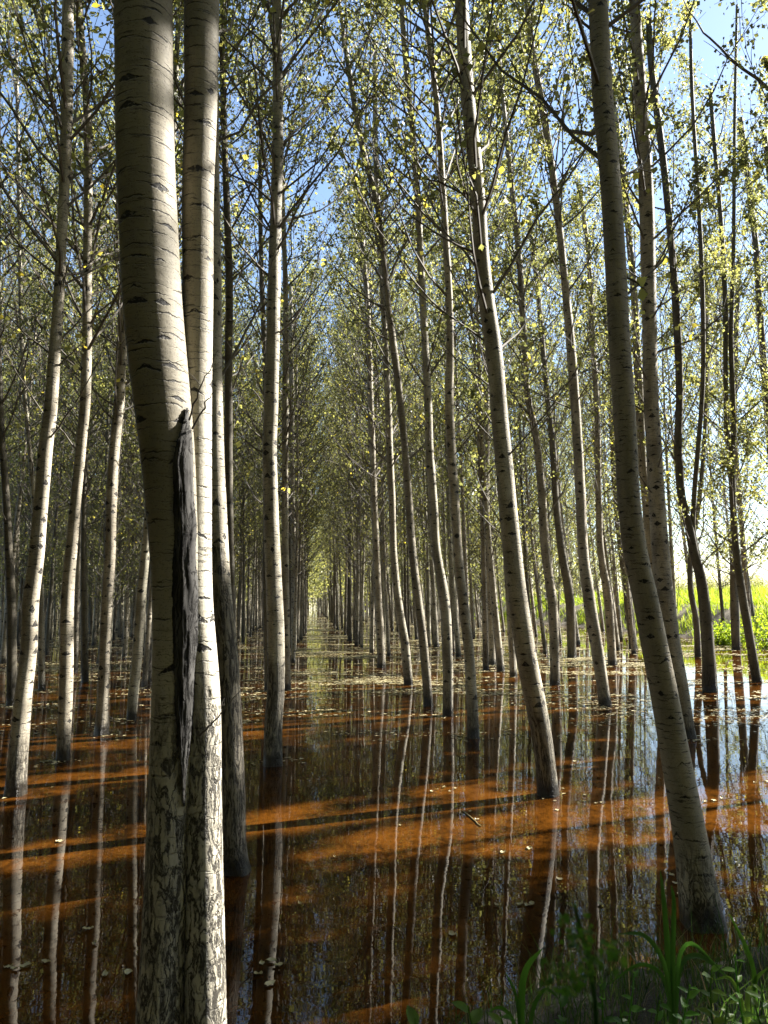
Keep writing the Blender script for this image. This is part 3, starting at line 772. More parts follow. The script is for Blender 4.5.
for k, d in TR.items():
    a = AX[k]
    rng = np.random.default_rng(sum(map(ord, k)) * 7 + 3)
    root = empty('poplar_tree', tuple(a.base), d['label'], 'tree', GROUP)
    n = 26 if a.depth < 12 else 16
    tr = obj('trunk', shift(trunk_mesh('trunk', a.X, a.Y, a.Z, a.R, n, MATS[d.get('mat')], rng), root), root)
    tr['rough_height'] = float(d.get('rough', 0.2)) + 0.15
    if 'fork' in d:
        f = Axis([(y, x, w) for (y, x, w) in d['fork']], d['base_y'], a.top - 1.2, rng)
        f.depth = a.depth
        zs = at_depth(d['fork'][0][1], d['fork'][0][0], a.depth)[2]
        # the fork is re-projected at the tree's own distance
        pts = np.array([at_depth(x, y, a.depth) for (y, x, w) in d['fork']])
        rad = np.array([w * 0.5 / F * a.depth for (y, x, w) in d['fork']])
        Zf = np.arange(zs, pts[-1, 2], 0.08)
        Xf = smooth_interp(Zf, pts[:, 2], pts[:, 0])
        Rf = np.interp(Zf, pts[:, 2], rad)
        Zt = np.arange(pts[-1, 2] + 0.3, a.top - 1.2, 0.4)
        Xf = np.concatenate([Xf, Xf[-1] + (Xf[-1] - Xf[-12]) / 0.96 * (Zt - Zf[-1]) * 0.6])
        Rf = np.concatenate([Rf, np.linspace(Rf[-1], 0.01, len(Zt))])
        Zf = np.concatenate([Zf, Zt])
        o = obj('fork', shift(trunk_mesh('fork', Xf, np.interp(Zf, a.Z, a.Y), Zf, Rf, 14, MATS[d.get('mat')], rng), root), root)
        o['rough_height'] = -1.0
    # bare branches that show in the photograph
    for b in d.get('br', []):
        p0 = at_depth(b[0][0], b[0][1], a.depth)
        zc = p0[2]
        ysurf = float(np.interp(zc, a.Z, a.Y))
        sgn = rng.choice([-1, 1]) * rng.uniform(0.1, 0.5)
        pts = []
        for i, (x, y) in enumerate(b):
            q = at_depth(x, y, ysurf)
            run = abs(q[0] - p0[0])
            q = at_depth(x, y, ysurf + sgn * run)
            pts.append(q)
        pts = np.array(pts)
        pts[0] = [np.interp(pts[0][2], a.Z, a.X) * 0.6 + pts[0][0] * 0.4, ysurf, pts[0][2]]
        r0 = d.get('brr', 0.0105 if a.depth < 8 else 0.014)
        obj('branch', shift(branch_mesh('branch', pts, r0, rng, twigs=int(rng.integers(2, 5)), leaves=int(rng.integers(0, 14))), root), root)
    # further small bare branches on the upper visible stem
    nbr = int(rng.integers(3, 7)) if a.depth < 16 else 3
    for _ in range(nbr):
        z = rng.uniform(2.6, 6.5)
        x, y = a(z)
        az = rng.uniform(0, 2 * PI); L = rng.uniform(0.5, 1.7)
        pts = np.array([[x, y, z], [x + 0.4 * L * math.cos(az), y + 0.4 * L * math.sin(az), z + 0.35 * L], [x + 0.75 * L * math.cos(az), y + 0.75 * L * math.sin(az), z + 0.85 * L]])
        obj('branch', shift(branch_mesh('branch', pts, 0.009, rng, twigs=3, leaves=int(rng.integers(0, 22)), n=5), root), root)
    if d.get('knob'):
        p = at_depth(246, 812, a.depth - 0.02)
        q = [np.array([a.base[0] + 0.05, a.depth - 0.02, p[2] + 0.28]), np.array([p[0] - 0.01, a.depth - 0.04, p[2] + 0.06]), np.array([p[0], a.depth - 0.04, p[2] - 0.06]), np.array([a.base[0] + 0.08, a.depth - 0.03, p[2] - 0.2])]
        pp = np.array(q); s = np.linspace(0, 3, 14)
        P = np.stack([np.interp(s, np.arange(4), pp[:, c]) for c in range(3)], -1)
        for _ in range(3): P[1:-1] = 0.5 * P[1:-1] + 0.25 * (P[:-2] + P[2:])
        V, Q = tubes(P[None], (0.03 + 0.012 * np.sin(np.linspace(0, 3.1, 14)))[None], 12)
        o = obj('root_knob', shift(mesh_from('root_knob', V, Q, BARK_SHADED, uv=tube_uv(P, 12, 0.035)), root), root)
        o['rough_height'] = 3.0
    dense = a.base[0] > 1.5 and a.depth < 16
    h0 = {'R': 3.6, 'L': 4.6, 'M': 3.6}[k[0]]
    if a.depth > 12: h0 = 3.0
    if k == 'R17': h0 = 5.6
    bankside = k in ('R11', 'R12', 'R13', 'R14', 'R15', 'R11b')
    if bankside: h0 = 1.7
    finish_tree(root, a, k, d, rng, h0, 9000 if dense else 4400, 62, gap=True)
    count_trees += 1

# ---- the big double-stemmed poplar
rng = np.random.default_rng(77)
root = empty('poplar_tree', tuple(A.base), 'big double-stemmed grey and white poplar with a long black bark wound, closest tree of all', 'tree', GROUP)


def hero_stem(axis, mat, nseg, rough, fold):
    keep = axis.Z
    z = np.concatenate([np.arange(-0.35, 3.6, 0.012), np.arange(3.7, axis.top, 0.3)])
    X = np.interp(z, axis.Z, axis.X); Y = np.interp(z, axis.Z, axis.Y); Rr = np.interp(z, axis.Z, axis.R)
    me = trunk_mesh('trunk', X, Y, z, Rr, nseg, mat, rng, lump=fold)
    o = obj('trunk', shift(me, root), root)
    o['rough_height'] = rough
    return o


ta = hero_stem(A, BARK_BIG, 64, 1.1, 0.018)
tb = hero_stem(B, BARK_BIG, 56, 1.3, 0.022)
tb['white_height'] = 2.35
ta['white_height'] = 1.55
ta['label'] = 'grey front stem marked with dark branch scars'
tb['label'] = 'paler rear stem, chalk white and cracked near the water'
# the wound: a ridged strip of blackened bark on the seam of the two stems
scar = [(406, 186, 187), (418, 184.5, 188), (428, 181, 190.5), (440, 176.5, 194), (460, 174, 194), (480, 173, 193.5), (520, 173, 195.5), (560, 172, 197), (600, 170.5, 199.5), (640, 171, 198.5), (680, 173, 196), (720, 176, 193),
        (760, 179.5, 188.5), (790, 182.0, 186.5), (806, 183.5, 185), (850, 178, 188.5), (900, 173, 184), (960, 170, 182), (1040, 167, 180), (1150, 166, 180)]
sy = np.array([s[0] for s in scar], float); sl = np.array([s[1] for s in scar], float); sr = np.array([s[2] for s in scar], float)
ys = np.linspace(408, 806, 240)
Lx = np.interp(ys, sy, sl); Rx = np.interp(ys, sy, sr)
# ragged edge
Lx += 0.7 * np.sin(ys * 0.05) + 0.5 * np.sin(ys * 0.13 + 1) + rng.normal(0, 0.25, len(ys))
Rx += 0.7 * np.sin(ys * 0.06 + 2) + 0.5 * np.sin(ys * 0.11) + rng.normal(0, 0.25, len(ys))
nc = 22
Vs, Us = [], []
wn = rng.normal(0, 1, (len(ys), nc))
for _ in range(45):      # long streaky relief along the grain
    wn[1:-1] = 0.5 * wn[1:-1] + 0.25 * (wn[:-2] + wn[2:])
wn /= wn.std()
for i, y in enumerate(ys):
    zc = at_depth(175, y, A.depth)[2]
    for j in range(nc):
        f = j / (nc - 1)
        x = Lx[i] + (Rx[i] - Lx[i]) * f
        # depth of the front surface of the two stems here
        best = A.depth + 0.05
        for st in (A, B):
            cx = np.interp(zc, st.Z, st.X); cy = np.interp(zc, st.Z, st.Y); rr = np.interp(zc, st.Z, st.R)
            X = at_depth(x, y, A.depth)[0]
            dx = abs(X - cx)
            if dx < rr: best = min(best, cy - math.sqrt(rr * rr - dx * dx))
        bul = 0.0025 * min(1.0, (Rx[i] - Lx[i]) / 18.0) * math.sin(PI * f) ** 0.5
        q = f * 5.0 + 0.6 * math.sin(0.021 * y + 1.0) + 0.35 * math.sin(0.057 * y + 2.0 * f)
        ws_ = min(1.0, (Rx[i] - Lx[i]) / 22.0)
        rid = ws_ * (0.0012 * wn[i, j] + 0.0026 * (abs(math.sin(q * 1.9)) - 0.5))
        Yd = best - bul - (rid if 0 < j < nc - 1 else 0) + (0.010 if j in (0, nc - 1) else 0) + 0.001
        P = at_depth(x, y, Yd)
        Vs.append(P); Us.append((P[0], P[2]))
idx = np.arange(len(ys) * nc).reshape(len(ys), nc)
Q = np.stack([idx[:-1, :-1], idx[1:, :-1], idx[1:, 1:], idx[:-1, 1:]], -1).reshape(-1, 4)
sm = mesh_from('bark_wound', np.array(Vs), Q, SCAR, uv=np.array(Us)[Q.ravel()])
wound = obj('bark_wound', sm, None)
wound.parent = root
me = wound.data; me.transform(Matrix.Translation(-root.location))
for b, leafn in (([(185, 416), (198, 392), (207, 375), (218, 350)], 0), ([(196, 738), (215, 720), (247, 683)], 0), ([(188, 425), (206, 404), (214, 392)], 0)):
    pts = [at_depth(x, y, A.depth - 0.10 - 0.03 * i) for i, (x, y) in enumerate(b)]
    pts[0][1] += 0.05
    obj('branch', shift(branch_mesh('branch', pts, 0.0036, rng, twigs=2, leaves=0), root), root)
finish_tree(root, A, 'big', {}, rng, 5.2, 2800, 55, True)
count_trees += 1

# ------------------------------------------------------------------ generic poplars of the plantation
NV = 10
VAR = []
for i in range(NV):
    rng = np.random.default_rng(900 + i)
    H = 13.6
    z = np.concatenate([np.arange(-0.3, 7, 0.22), np.arange(7, H, 0.5), [H]])
    lean = rng.uniform(0.015, 0.06); bow = rng.uniform(-0.25, 0.25); ph = rng.uniform(0, 6.28)
    X = lean * z + bow * np.sin(z * 0.35 + ph) * 0.6 - bow * math.sin(ph) * 0.6
    Y = 0.18 * bow * np.sin(z * 0.5 + 1.3 * ph)
    Y = Y - np.interp(0, z, Y)
    r0 = rng.uniform(0.062, 0.082)
    Rr = r0 * (1 - 0.52 * np.clip(z, 0, 7) / 7) * np.where(z > 7, np.clip(1 - (z - 7) / (H - 7), 0.08, 1), 1)
    tm = trunk_mesh('trunk', X, Y, z, Rr, 10, BARK_SHADED if i % 3 == 1 else BARK, rng)
    ax = (lambda X, Y, z: (lambda h: (np.interp(h, z, X), np.interp(h, z, Y))))(X, Y, z)
    cm = crown_mesh('crown', crown_parts(ax, None, (1.0 if i >= 6 else rng.uniform(2.0, 3.0)), H - 0.2, 66, (4600 if i >= 6 else 3900), rng, leaf=0.054, lowfade=(0.05 if i >= 6 else 0.16)), rng)
    bms = []
    for k in range(4):
        h = rng.uniform(1.9, 5.5); x, y = ax(h); a_ = rng.uniform(0, 6.28); L = rng.uniform(0.6, 1.6)
        pts = np.array([[x, y, h], [x + 0.4 * L * math.cos(a_), y + 0.4 * L * math.sin(a_), h + 0.35 * L], [x + 0.75 * L * math.cos(a_), y + 0.75 * L * math.sin(a_), h + 0.9 * L]])
        bms.append(branch_mesh('branch', pts, 0.011, rng, twigs=3, leaves=10, n=5))
    VAR.append((tm, cm, bms, ax, H, (X, Y, z, Rr)))

cand = []
rows_lat = [-0.37 - 2.42 * k for k in range(0, 26)] + [1.93, 4.45, 7.2, 9.9, 12.5, 15.0]
rng = np.random.default_rng(4242)
rows_lat += [0.3, 1.1, 17.6, 20.0, 22.5, 25.0, 27.5, 30.0]
tb_ = np.array([[a.base[0], a.base[1]] for a in AX.values()] + [[A.base[0], A.base[1]]])
for l in rows_lat:
    s = 2.6
    while s < 150:
        s += 2.45 * rng.uniform(0.86, 1.14)
        if l in (0.3, 1.1) and s < 138: continue
        if l > 17 and s < 62 and (l > 22 or s < 26 or rng.random() < 0.55): continue
        p = RD * s + RP * (l + rng.normal(0, 0.10))
        px = 384 + F * p[0] / p[1]
        dist = math.hypot(*p)
        view = -60 < px < 828
        side_shade = p[0] > 0 and not view and dist < 21
        if not (view or side_shade): continue
        if np.min(np.hypot(*(tb_ - p).T)) < 1.35: continue
        if view:
            if p[1] < 13.0: continue
            if l in (-0.37, 1.93) and p[1] < 19: continue
            if l > 4 and p[1] < 20 and rng.random() < 0.6: continue
            if l > 6 and rng.random() < 0.3: continue
        elif p[1] < -1.0: continue
        else:
            # no unseen trunk stands in the sun line of a stem the photograph shows sunlit
            sd = S[:2] / np.linalg.norm(S[:2])
            for _ in range(14):
                bad = False
                for (cx, cy, z0, z1, hw, pr_, ax_) in LIT_COLUMNS:
                    if pr_ < 0.95: continue
                    q = p - np.array([cx, cy])
                    if q @ sd > 0 and abs(q[0] * sd[1] - q[1] * sd[0]) < 0.2: bad = True
                if not bad: break
                p = p + rng.normal(0, 0.3, 2)
        cand.append((dist, p, l, view, s))
        for _ in range(2 if view and 13.5 < p[1] < 55 and l < 12 else 0):
            if rng.random() > 0.5: continue
            p2 = p + RD * rng.uniform(0.6, 1.8) + RP * rng.normal(0, 0.25)
            cand.append((math.hypot(*p2), p2, l, view, s))
cand.sort(key=lambda c: (not c[3] and c[0] > 14, c[0]))
seen = [c for c in cand]
seen.sort(key=lambda c: c[0])
LIMIT = 318
near, far = seen[:LIMIT], seen[LIMIT:]

LAB = {
    'left': 'slim grey background poplar in the crowded flooded rows on the shaded side of the lane',
    'lane': 'distant slender poplar lining the open water lane towards its far end',
    'right': 'slim background poplar standing between the lane and the sunny grass bank',
    'shade': 'poplar of the row beside the bank, outside the view, shading the near water',
}
GRP = {'left': 'background poplars on the shaded side', 'lane': 'poplars lining the far lane', 'right': 'background poplars towards the bank', 'shade': 'poplars beside the view that shade the water'}
for (dist, p, l, view, s) in near:
    i = int(rng.integers(0, 6)) if (l > -3 and l < 4) or dist < 17 else int(rng.integers(6, NV)) if l > 6 else int(rng.integers(3, NV))
    tm, cm, bms, ax, H, tp = VAR[i]
    key = 'shade' if not view else 'left' if l < -1 else 'lane' if l < 3 else 'right'
    if l > 15.5: i = int(rng.integers(6, NV)); tm, cm, bms, ax, H, tp = VAR[i]
    root = empty('poplar_tree', (p[0], p[1], float(np.interp(l, [15.6, 18, 20], [0, 0.85, 1.4]))), LAB[key], 'tree', GRP[key])
    # crowns lean a little towards the left, as the plantation does
    rz = PI + rng.normal(0, 0.7) if l > -3 else rng.uniform(0, 2 * PI)
    sc = rng.uniform(0.8, 1.15)
    o = obj('trunk', tm, root); o['rough_height'] = float(rng.choice([0.1, 0.3, 0.7]))
    uniq = (p[0] > 1.0 and p[1] < 16 and dist < 21)
    y_hit = p[1] - (p[0] - 0.0) * S[1] / S[0]
    heavy = uniq and -2.5 < y_hit < 8.5
    if uniq:
        c, s_ = math.cos(rz), math.sin(rz)
        # this crown's own leaves, opened where the photograph's sun patches need the light
        pr = np.random.default_rng(int(p[0] * 1000) + int(p[1] * 77) + 9)
        Hs = H
        def axw(h, c=c, s_=s_, ax=ax, p=p):
            x, y = ax(h)
            return (p[0] + c * x - s_ * y, p[1] + s_ * x + c * y)
        me = crown_mesh('crown', crown_parts(axw, None, 6.6 if p[1] < 7.5 else 3.0 if heavy else 2.6, Hs - 0.2, 80, 19000 if heavy else 8000, pr, leaf=0.082 if heavy else 0.075, lowfade=0.15, spread=1.3 if p[1] < 7.5 else 1.5, gap=True), pr)
        me.transform(Matrix.Translation((-p[0], -p[1], 0)))
        me.transform(Matrix.Rotation(-rz, 4, 'Z'))
        obj('crown', me, root)
        sc = 1.0
    else:
        obj('crown', cm, root)
    if dist < 34 and view:
        for b in bms: obj('branch', b, root)
    root.rotation_euler = (0, 0, rz)
    root.scale = (sc, sc, sc)
    count_trees += 1

# the far rows beyond the individual trees: one mass
if far:
    Vs, Qs, mi, tt = [], [], [], []
    nv = 0
    thin = [(d_ * 1.0, p_ + rng.normal(0, 1.0, 2), l_, v_, s_) for (d_, p_, l_, v_, s_) in far + far if abs(l_ - 0.78) > 1.6]
    for n_, (dist, p, l, view, s) in enumerate(far + thin):
        i = int(rng.integers(0, NV))
        X, Y, z, Rr = VAR[i][5]
        sel = np.arange(0, len(z), 5)
        rz = PI + rng.normal(0, 0.8); c, s_ = math.cos(rz), math.sin(rz); sc = rng.uniform(0.88, 1.12)
        P = np.stack([p[0] + sc * (c * X - s_ * Y), p[1] + sc * (s_ * X + c * Y), sc * z + (float(np.interp(l, [15.6, 18, 20], [0, 0.9, 1.55])))], -1)[sel]
        if n_ >= len(far): P[:, :2] += P[:, 2:3] * rng.normal(0, 0.035, 2)
        v, q = tubes(P[None], (Rr[sel] * (1.05 if n_ < len(far) else 0.6))[None], 6)
        Vs.append(v); Qs.append(q + nv); nv += len(v); mi.append(np.full(len(q), i % 3 == 2, int)); tt.append(np.zeros(len(q)))
        nl = (330 if dist < 75 else 240) if n_ < len(far) else 50
        lo = 0.9 if l < -7 else 1.2 if l > 3 else 2.0
        if s > 133 or l < -34: lo = 0.0
        h = lo + (13.2 - lo) * rng.beta(1.2, 1.15, nl)
        cl = rng.normal(size=(60, 3)) * np.array([0.62, 0.62, 0.25])
        w = cl[rng.integers(0, 60, nl)] + rng.normal(0, 0.16, (nl, 3))
        C = np.stack([np.interp(h, P[:, 2], P[:, 0]), np.interp(h, P[:, 2], P[:, 1]), h], -1) + w
        v, q = leaf_quads(C, 0.15 if dist < 75 else 0.2, rng)
        Vs.append(v); Qs.append(q + nv); nv += len(v); mi.append(np.full(len(q), 2, int)); tt.append(np.clip(rng.normal(0.45, 0.16, len(q)), 0, 1))
    V = np.concatenate(Vs); Q = np.concatenate(Qs)
    uv = np.stack([V[Q.ravel(), 0] * 1.0 + V[Q.ravel(), 1] * 0.4, V[Q.ravel(), 2]], -1)
    o = obj('distant_poplars', mesh_from('distant_poplars', V, Q, [BARK, BARK_SHADED, LEAF], uv=uv, midx=np.concatenate(mi), tint=np.concatenate(tt), smooth=False))
    tag(o, 'mass of far poplars closing the end of the flooded plantation', 'woods', kind='stuff')
# one unseen mass of poplars added behind and beside the viewpoint to block skylight
Vs, Qs, mi, tt = [], [], [], []
nv = 0
brng = np.random.default_rng(99)
for l in np.arange(-26, 19, 2.42):
    for s in np.arange(-24, 14, 2.45):
        p = RD * (s + brng.normal(0, 0.2)) + RP * (l + brng.normal(0, 0.12))
        if math.hypot(*p) < 2.6: continue
        if p[1] > 0 and abs(p[0]) < 0.60 * p[1] + 1.6: continue
        if p[0] > 0 and p[1] > 1.5: continue
        i = int(brng.integers(0, NV))
        X, Y, z, Rr = VAR[i][5]
        sel = np.arange(0, len(z), 4)
        P = np.stack([p[0] + X, p[1] + Y, z], -1)[sel]
        v, q = tubes(P[None], Rr[sel][None], 6)
        Vs.append(v); Qs.append(q + nv); nv += len(v); mi.append(np.zeros(len(q), int)); tt.append(np.zeros(len(q)))
        nl = 2000
        h = 2.0 + 11.2 * brng.beta(1.2, 1.2, nl)
        C = np.stack([np.interp(h, P[:, 2], P[:, 0]), np.interp(h, P[:, 2], P[:, 1]), h], -1) + brng.normal(0, 0.75, (nl, 3)) * np.array([1, 1, 0.4])
        C = C[~((C[:, 1] > -0.5) & (np.abs(C[:, 0]) < 0.66 * C[:, 1] + 0.9))]
        nl = len(C)
        v, q = leaf_quads(C, 0.17, brng)
        Vs.append(v); Qs.append(q + nv); nv += len(v); mi.append(np.full(len(q), 1, int)); tt.append(np.clip(brng.normal(0.45, 0.16, len(q)), 0, 1))
V = np.concatenate(Vs); Q = np.concatenate(Qs)
uv = np.stack([V[Q.ravel(), 0] + V[Q.ravel(), 1] * 0.4, V[Q.ravel(), 2]], -1)
o = obj('sky_blocking_poplars', mesh_from('sky_blocking_poplars', V, Q, [BARK, LEAF], uv=uv, midx=np.concatenate(mi), tint=np.concatenate(tt), smooth=False))
tag(o, 'unseen mass of poplars added behind the viewpoint to block sky light', 'woods', kind='stuff')
print('TREES', count_trees, 'FAR', len(far))

# ------------------------------------------------------------------ water, ground, banks
def sheet(name, x0, x1, y0, y1, z, mat, kind='structure'):
    o = obj(name, mesh_from(name, [(x0, y0, z), (x1, y0, z), (x1, y1, z), (x0, y1, z)], [(0, 1, 2, 3)], mat))
    o['kind'] = kind
    return o


sheet('ground', -1500, 1500, -1500, 1500, -0.6, SOIL)
sheet('water', -260, 90, -40, 420, 0.0, WATER)


def hnoise(x, y, f, seed):
    return (np.sin(x * f + seed) * np.cos(y * f * 1.3 + seed * 1.7) + 0.6 * np.sin(x * f * 2.3 + y * f * 1.9 + seed * 2.1) + 0.4 * np.sin(x * f * 4.7 - y * f * 4.1 + seed)) / 2


# dike on the sunny side: profile across the rows
lat = np.array([15.6, 16.3, 16.8, 17.2, 17.7, 18.3, 19.0, 20.0, 21.5, 24, 28, 36, 60, 140, 500, 1400], float)
prof = np.array([-0.5, -0.06, 0.12, 0.38, 0.75, 1.12, 1.36, 1.48, 1.52, 1.55, 1.55, 1.55, 1.55, 1.5, 1.45, 1.4])
ss_ = np.concatenate([np.arange(-10, 80, 0.5), np.arange(80, 200, 4), [260, 400, 700, 1400]])
LA, SSg = np.meshgrid(lat, ss_)
PZ = np.repeat(prof[None], len(ss_), 0).copy()
wv = 0.5 * hnoise(LA * 0, SSg, 0.22, 1.0) + 0.25 * hnoise(LA * 0, SSg, 0.9, 2.0)
LAj = LA + wv * (LA < 22)
PZ += (0.10 * hnoise(LA, SSg, 1.3, 3.1) + 0.05 * hnoise(LA, SSg, 4.1, 0.3)) * ((LA > 16) & (LA < 26))
XY = RD[None, None, :] * SSg[..., None] + RP[None, None, :] * LAj[..., None]
V = np.concatenate([XY, PZ[..., None]], -1).reshape(-1, 3)
idx = np.arange(len(V)).reshape(LA.shape)
Q = np.stack([idx[:-1, :-1], idx[:-1, 1:], idx[1:, 1:], idx[1:, :-1]], -1).reshape(-1, 4)
o = obj('dike_bank', mesh_from('dike_bank', V, Q, DIKE)); o['kind'] = 'structure'


def dike_z(l):
    return np.interp(l, lat, prof)


def blades(name, base, hgt, wid, rng, mat, tint, lean=0.35):
    N = len(base)
    az = rng.uniform(0, 2 * PI, N); la = rng.uniform(0.05, lean, N) * hgt
    az2 = rng.uniform(0, PI, N)
    dx = np.stack([np.cos(az2), np.sin(az2), np.zeros(N)], -1) * (wid / 2)[:, None]
    ld = np.stack([np.cos(az) * la, np.sin(az) * la, np.zeros(N)], -1)
    up = np.zeros((N, 3)); up[:, 2] = hgt
    V = np.empty((N, 5, 3))
    V[:, 0] = base - dx; V[:, 1] = base + dx
    V[:, 2] = base + dx * 0.8 + ld * 0.3 + up * 0.55; V[:, 3] = base - dx * 0.8 + ld * 0.3 + up * 0.55
    V[:, 4] = base + ld + up * 0.98
    i = np.arange(N)[:, None] * 5
    Q = (i + np.array([0, 1, 2, 3])); Tt = (i + np.array([3, 2, 4]))
    return mesh_from(name, V.reshape(-1, 3), Q, mat, tint=np.concatenate([tint, tint]), T=Tt, smooth=False)


# the field of tall bright grass on the dike
rng = np.random.default_rng(31)
N = 90000
l = 19.3 + 26 * rng.random(N) ** 1.6
s = 14 + 75 * rng.random(N) ** 1.3
keep = hnoise(l, s, 0.5, 2.2) + rng.normal(0, 0.35, N) > -0.45
l, s = l[keep], s[keep]
xy = RD[None] * s[:, None] + RP[None] * l[:, None]
base = np.concatenate([xy, (dike_z(l) - 0.05)[:, None]], -1)
hg = (0.45 + 0.55 * rng.random(len(l)) + 0.25 * hnoise(l, s, 0.35, 5.0)) * np.clip((l - 18.6) / 3.5, 0.25, 1.0)
tint = np.clip(0.45 + 0.25 * hnoise(l, s, 0.4, 9.0) + rng.normal(0, 0.15, len(l)), 0, 1)
o = obj('field_grass', blades('field_grass', base, np.clip(hg, 0.12, 2), rng.uniform(0.02, 0.05, len(l)), rng, GRASS, tint))
tag(o, 'tall bright yellow-green grass covering the sunny dike beyond the water', 'grass', kind='stuff')
# patchy growth on the earth slope
N = 42000
l = rng.uniform(16.5, 20.2, N); s = rng.uniform(10, 75, N)
keep = hnoise(l, s, 1.1, 4.2) + rng.normal(0, 0.2, N) > -0.05
l, s = l[keep], s[keep]
xy = RD[None] * s[:, None] + RP[None] * l[:, None]
base = np.concatenate([xy, (dike_z(l) - 0.05)[:, None]], -1)
o = obj('bank_grass', blades('bank_grass', base, rng.uniform(0.15, 0.6, len(l)), rng.uniform(0.012, 0.03, len(l)), rng, GRASS, np.clip(rng.normal(0.4, 0.2, len(l)), 0, 1), 0.7))
tag(o, 'patchy green grass on the bare earth slope at the water edge', 'grass', kind='stuff')

# shrubs along the dike
SHRUB = [((728, 592), 27, 1.2, 'leafy green shrub spilling over the dirt bank beside the upright dark poplar'),
         ((775, 600), 25, 1.5, 'bushy bright shrub on the bank at the edge of the view'),
         ((640, 600), 44, 1.7, 'dark round shrub on the dike glimpsed between the speckled trunks'),
         ((575, 598), 60, 2.4, 'leafy bush on the dike behind the steeply leaning dark trunk'),
         ((702, 585), 62, 2.0, 'olive shrub standing at the far edge of the bright grass'),
         ((745, 583), 70, 2.4, 'dull green shrub on the skyline of the grass field')]
NSH = len(SHRUB)
for k_, px in enumerate((660, 676, 690, 712, 728, 752, 768, 790)):
    SHRUB.append(((px, 583), 58 + 5 * (k_ % 3), 1.9 + 0.3 * (k_ % 2), 'low olive bush in the hedge along the far side of the bright grass'))
for i, ((px, py), Y, hgt, lab) in enumerate(SHRUB):
    rng = np.random.default_rng(300 + i)
    p = at_depth(px, py, Y)
    ll = p[0] * RP[0] + p[1] * RP[1]
    zb = float(dike_z(ll)) - 0.1 if i != 0 else float(dike_z(ll)) - 0.1
    root = empty('shrub', (p[0], p[1], zb), lab, 'shrub', 'hedge bushes beyond the grass' if i >= NSH else None)
    ns = 14
    P = np.zeros((ns, 6, 3)); s6 = np.linspace(0, 1, 6)
    az = rng.uniform(0, 2 * PI, ns); sp_ = rng.uniform(0.2, 0.7, ns) * hgt; hh = rng.uniform(0.6, 1.0, ns) * hgt
    P[:, :, 0] = np.cos(az)[:, None] * sp_[:, None] * s6 ** 1.3; P[:, :, 1] = np.sin(az)[:, None] * sp_[:, None] * s6 ** 1.3; P[:, :, 2] = hh[:, None] * s6
    V, Q = tubes(P, np.repeat((0.015 * (1 - 0.8 * s6))[None], ns, 0), 5)
    obj('stem', mesh_from('stem', V, Q, TWIG), root)
    nl = 2600
    k = rng.integers(0, ns, nl); f = rng.integers(1, 6, nl)
    C = P[k, f] + rng.normal(0, 0.13 * hgt, (nl, 3)); C[:, 2] = np.clip(C[:, 2], 0.05, None)
    V, Q = leaf_quads(C, 0.085, rng)
    obj('foliage', mesh_from('foliage', V, Q, GRASS if i in (0, 1) else LEAF, tint=np.clip(rng.normal(0.4, 0.18, nl), 0, 1), smooth=False), root)

# near bank under the photographer's feet
rng = np.random.default_rng(8)
sx = np.array([ground_at(395, 1075)[0], ground_at(470, 1020)[0], ground_at(600, 985)[0], ground_at(700, 962)[0], ground_at(768, 945)[0], 3.4, 5.5])
syy = np.array([ground_at(395, 1075)[1], ground_at(470, 1020)[1], ground_at(600, 985)[1], ground_at(700, 962)[1], ground_at(768, 945)[1], 3.9, 4.1])
gx = np.linspace(-3.0, 6.0, 120); gy = np.linspace(-6, 4.6, 140)
GX, GY = np.meshgrid(gx, gy)
shore = np.interp(GX, np.concatenate([[-3, -1.0, -0.3], sx]), np.concatenate([[0.4, 0.9, 1.6], syy])) + 0.08 * hnoise(GX, GX * 0, 4.0, 2.0)
d = shore - GY
GZ = np.where(d > 0, 0.30 * (1 - np.exp(-d / 0.9)) + 0.02, np.maximum(d * 0.35, -0.5)) + 0.025 * hnoise(GX, GY, 5.0, 1.0) + 0.012 * hnoise(GX, GY, 17.0, 3.0)
V = np.stack([GX, GY, GZ], -1).reshape(-1, 3)
idx = np.arange(len(V)).reshape(GX.shape)
Q = np.stack([idx[:-1, :-1], idx[:-1, 1:], idx[1:, 1:], idx[1:, :-1]], -1).reshape(-1, 4)
o = obj('near_bank', mesh_from('near_bank', V, Q, SOIL)); o['kind'] = 'structure'


def bank_z(x, y):
    i = int(np.clip(np.searchsorted(gy, y), 1, len(gy) - 1)); j = int(np.clip(np.searchsorted(gx, x), 1, len(gx) - 1))
    return float(max(GZ[i, j], -0.02))


# ------------------------------------------------------------------ floating leaf litter
rng = np.random.default_rng(55)
pts = []
N = 800000
Y = 8.0 + 62 * rng.random(N) ** 1.5
X = (rng.random(N) * 1.16 - 0.58) * Y
ll = X * RP[0] + Y * RP[1]; sl_ = X * RD[0] + Y * RD[1]
f = hnoise(ll, sl_, 0.55, 1.3) * 0.55 + hnoise(ll * 0.45, sl_ * 2.0, 1.2, 4.0) * 0.5 + hnoise(ll * 0.35, sl_ * 2.4, 3.1, 7.0) * 0.3
dens = np.clip((Y - 8.5) / 14, 0, 1) * np.where(ll > -1.2, 1.0, 0.5) * np.clip((15.8 - ll) / 1.5, 0, 1) * np.where(ll > 9, 0.35, 1)
ok = rng.random(N) < np.clip(0.12 + 0.95 * f, 0.0, 1) * dens
X, Y = X[ok], Y[ok]
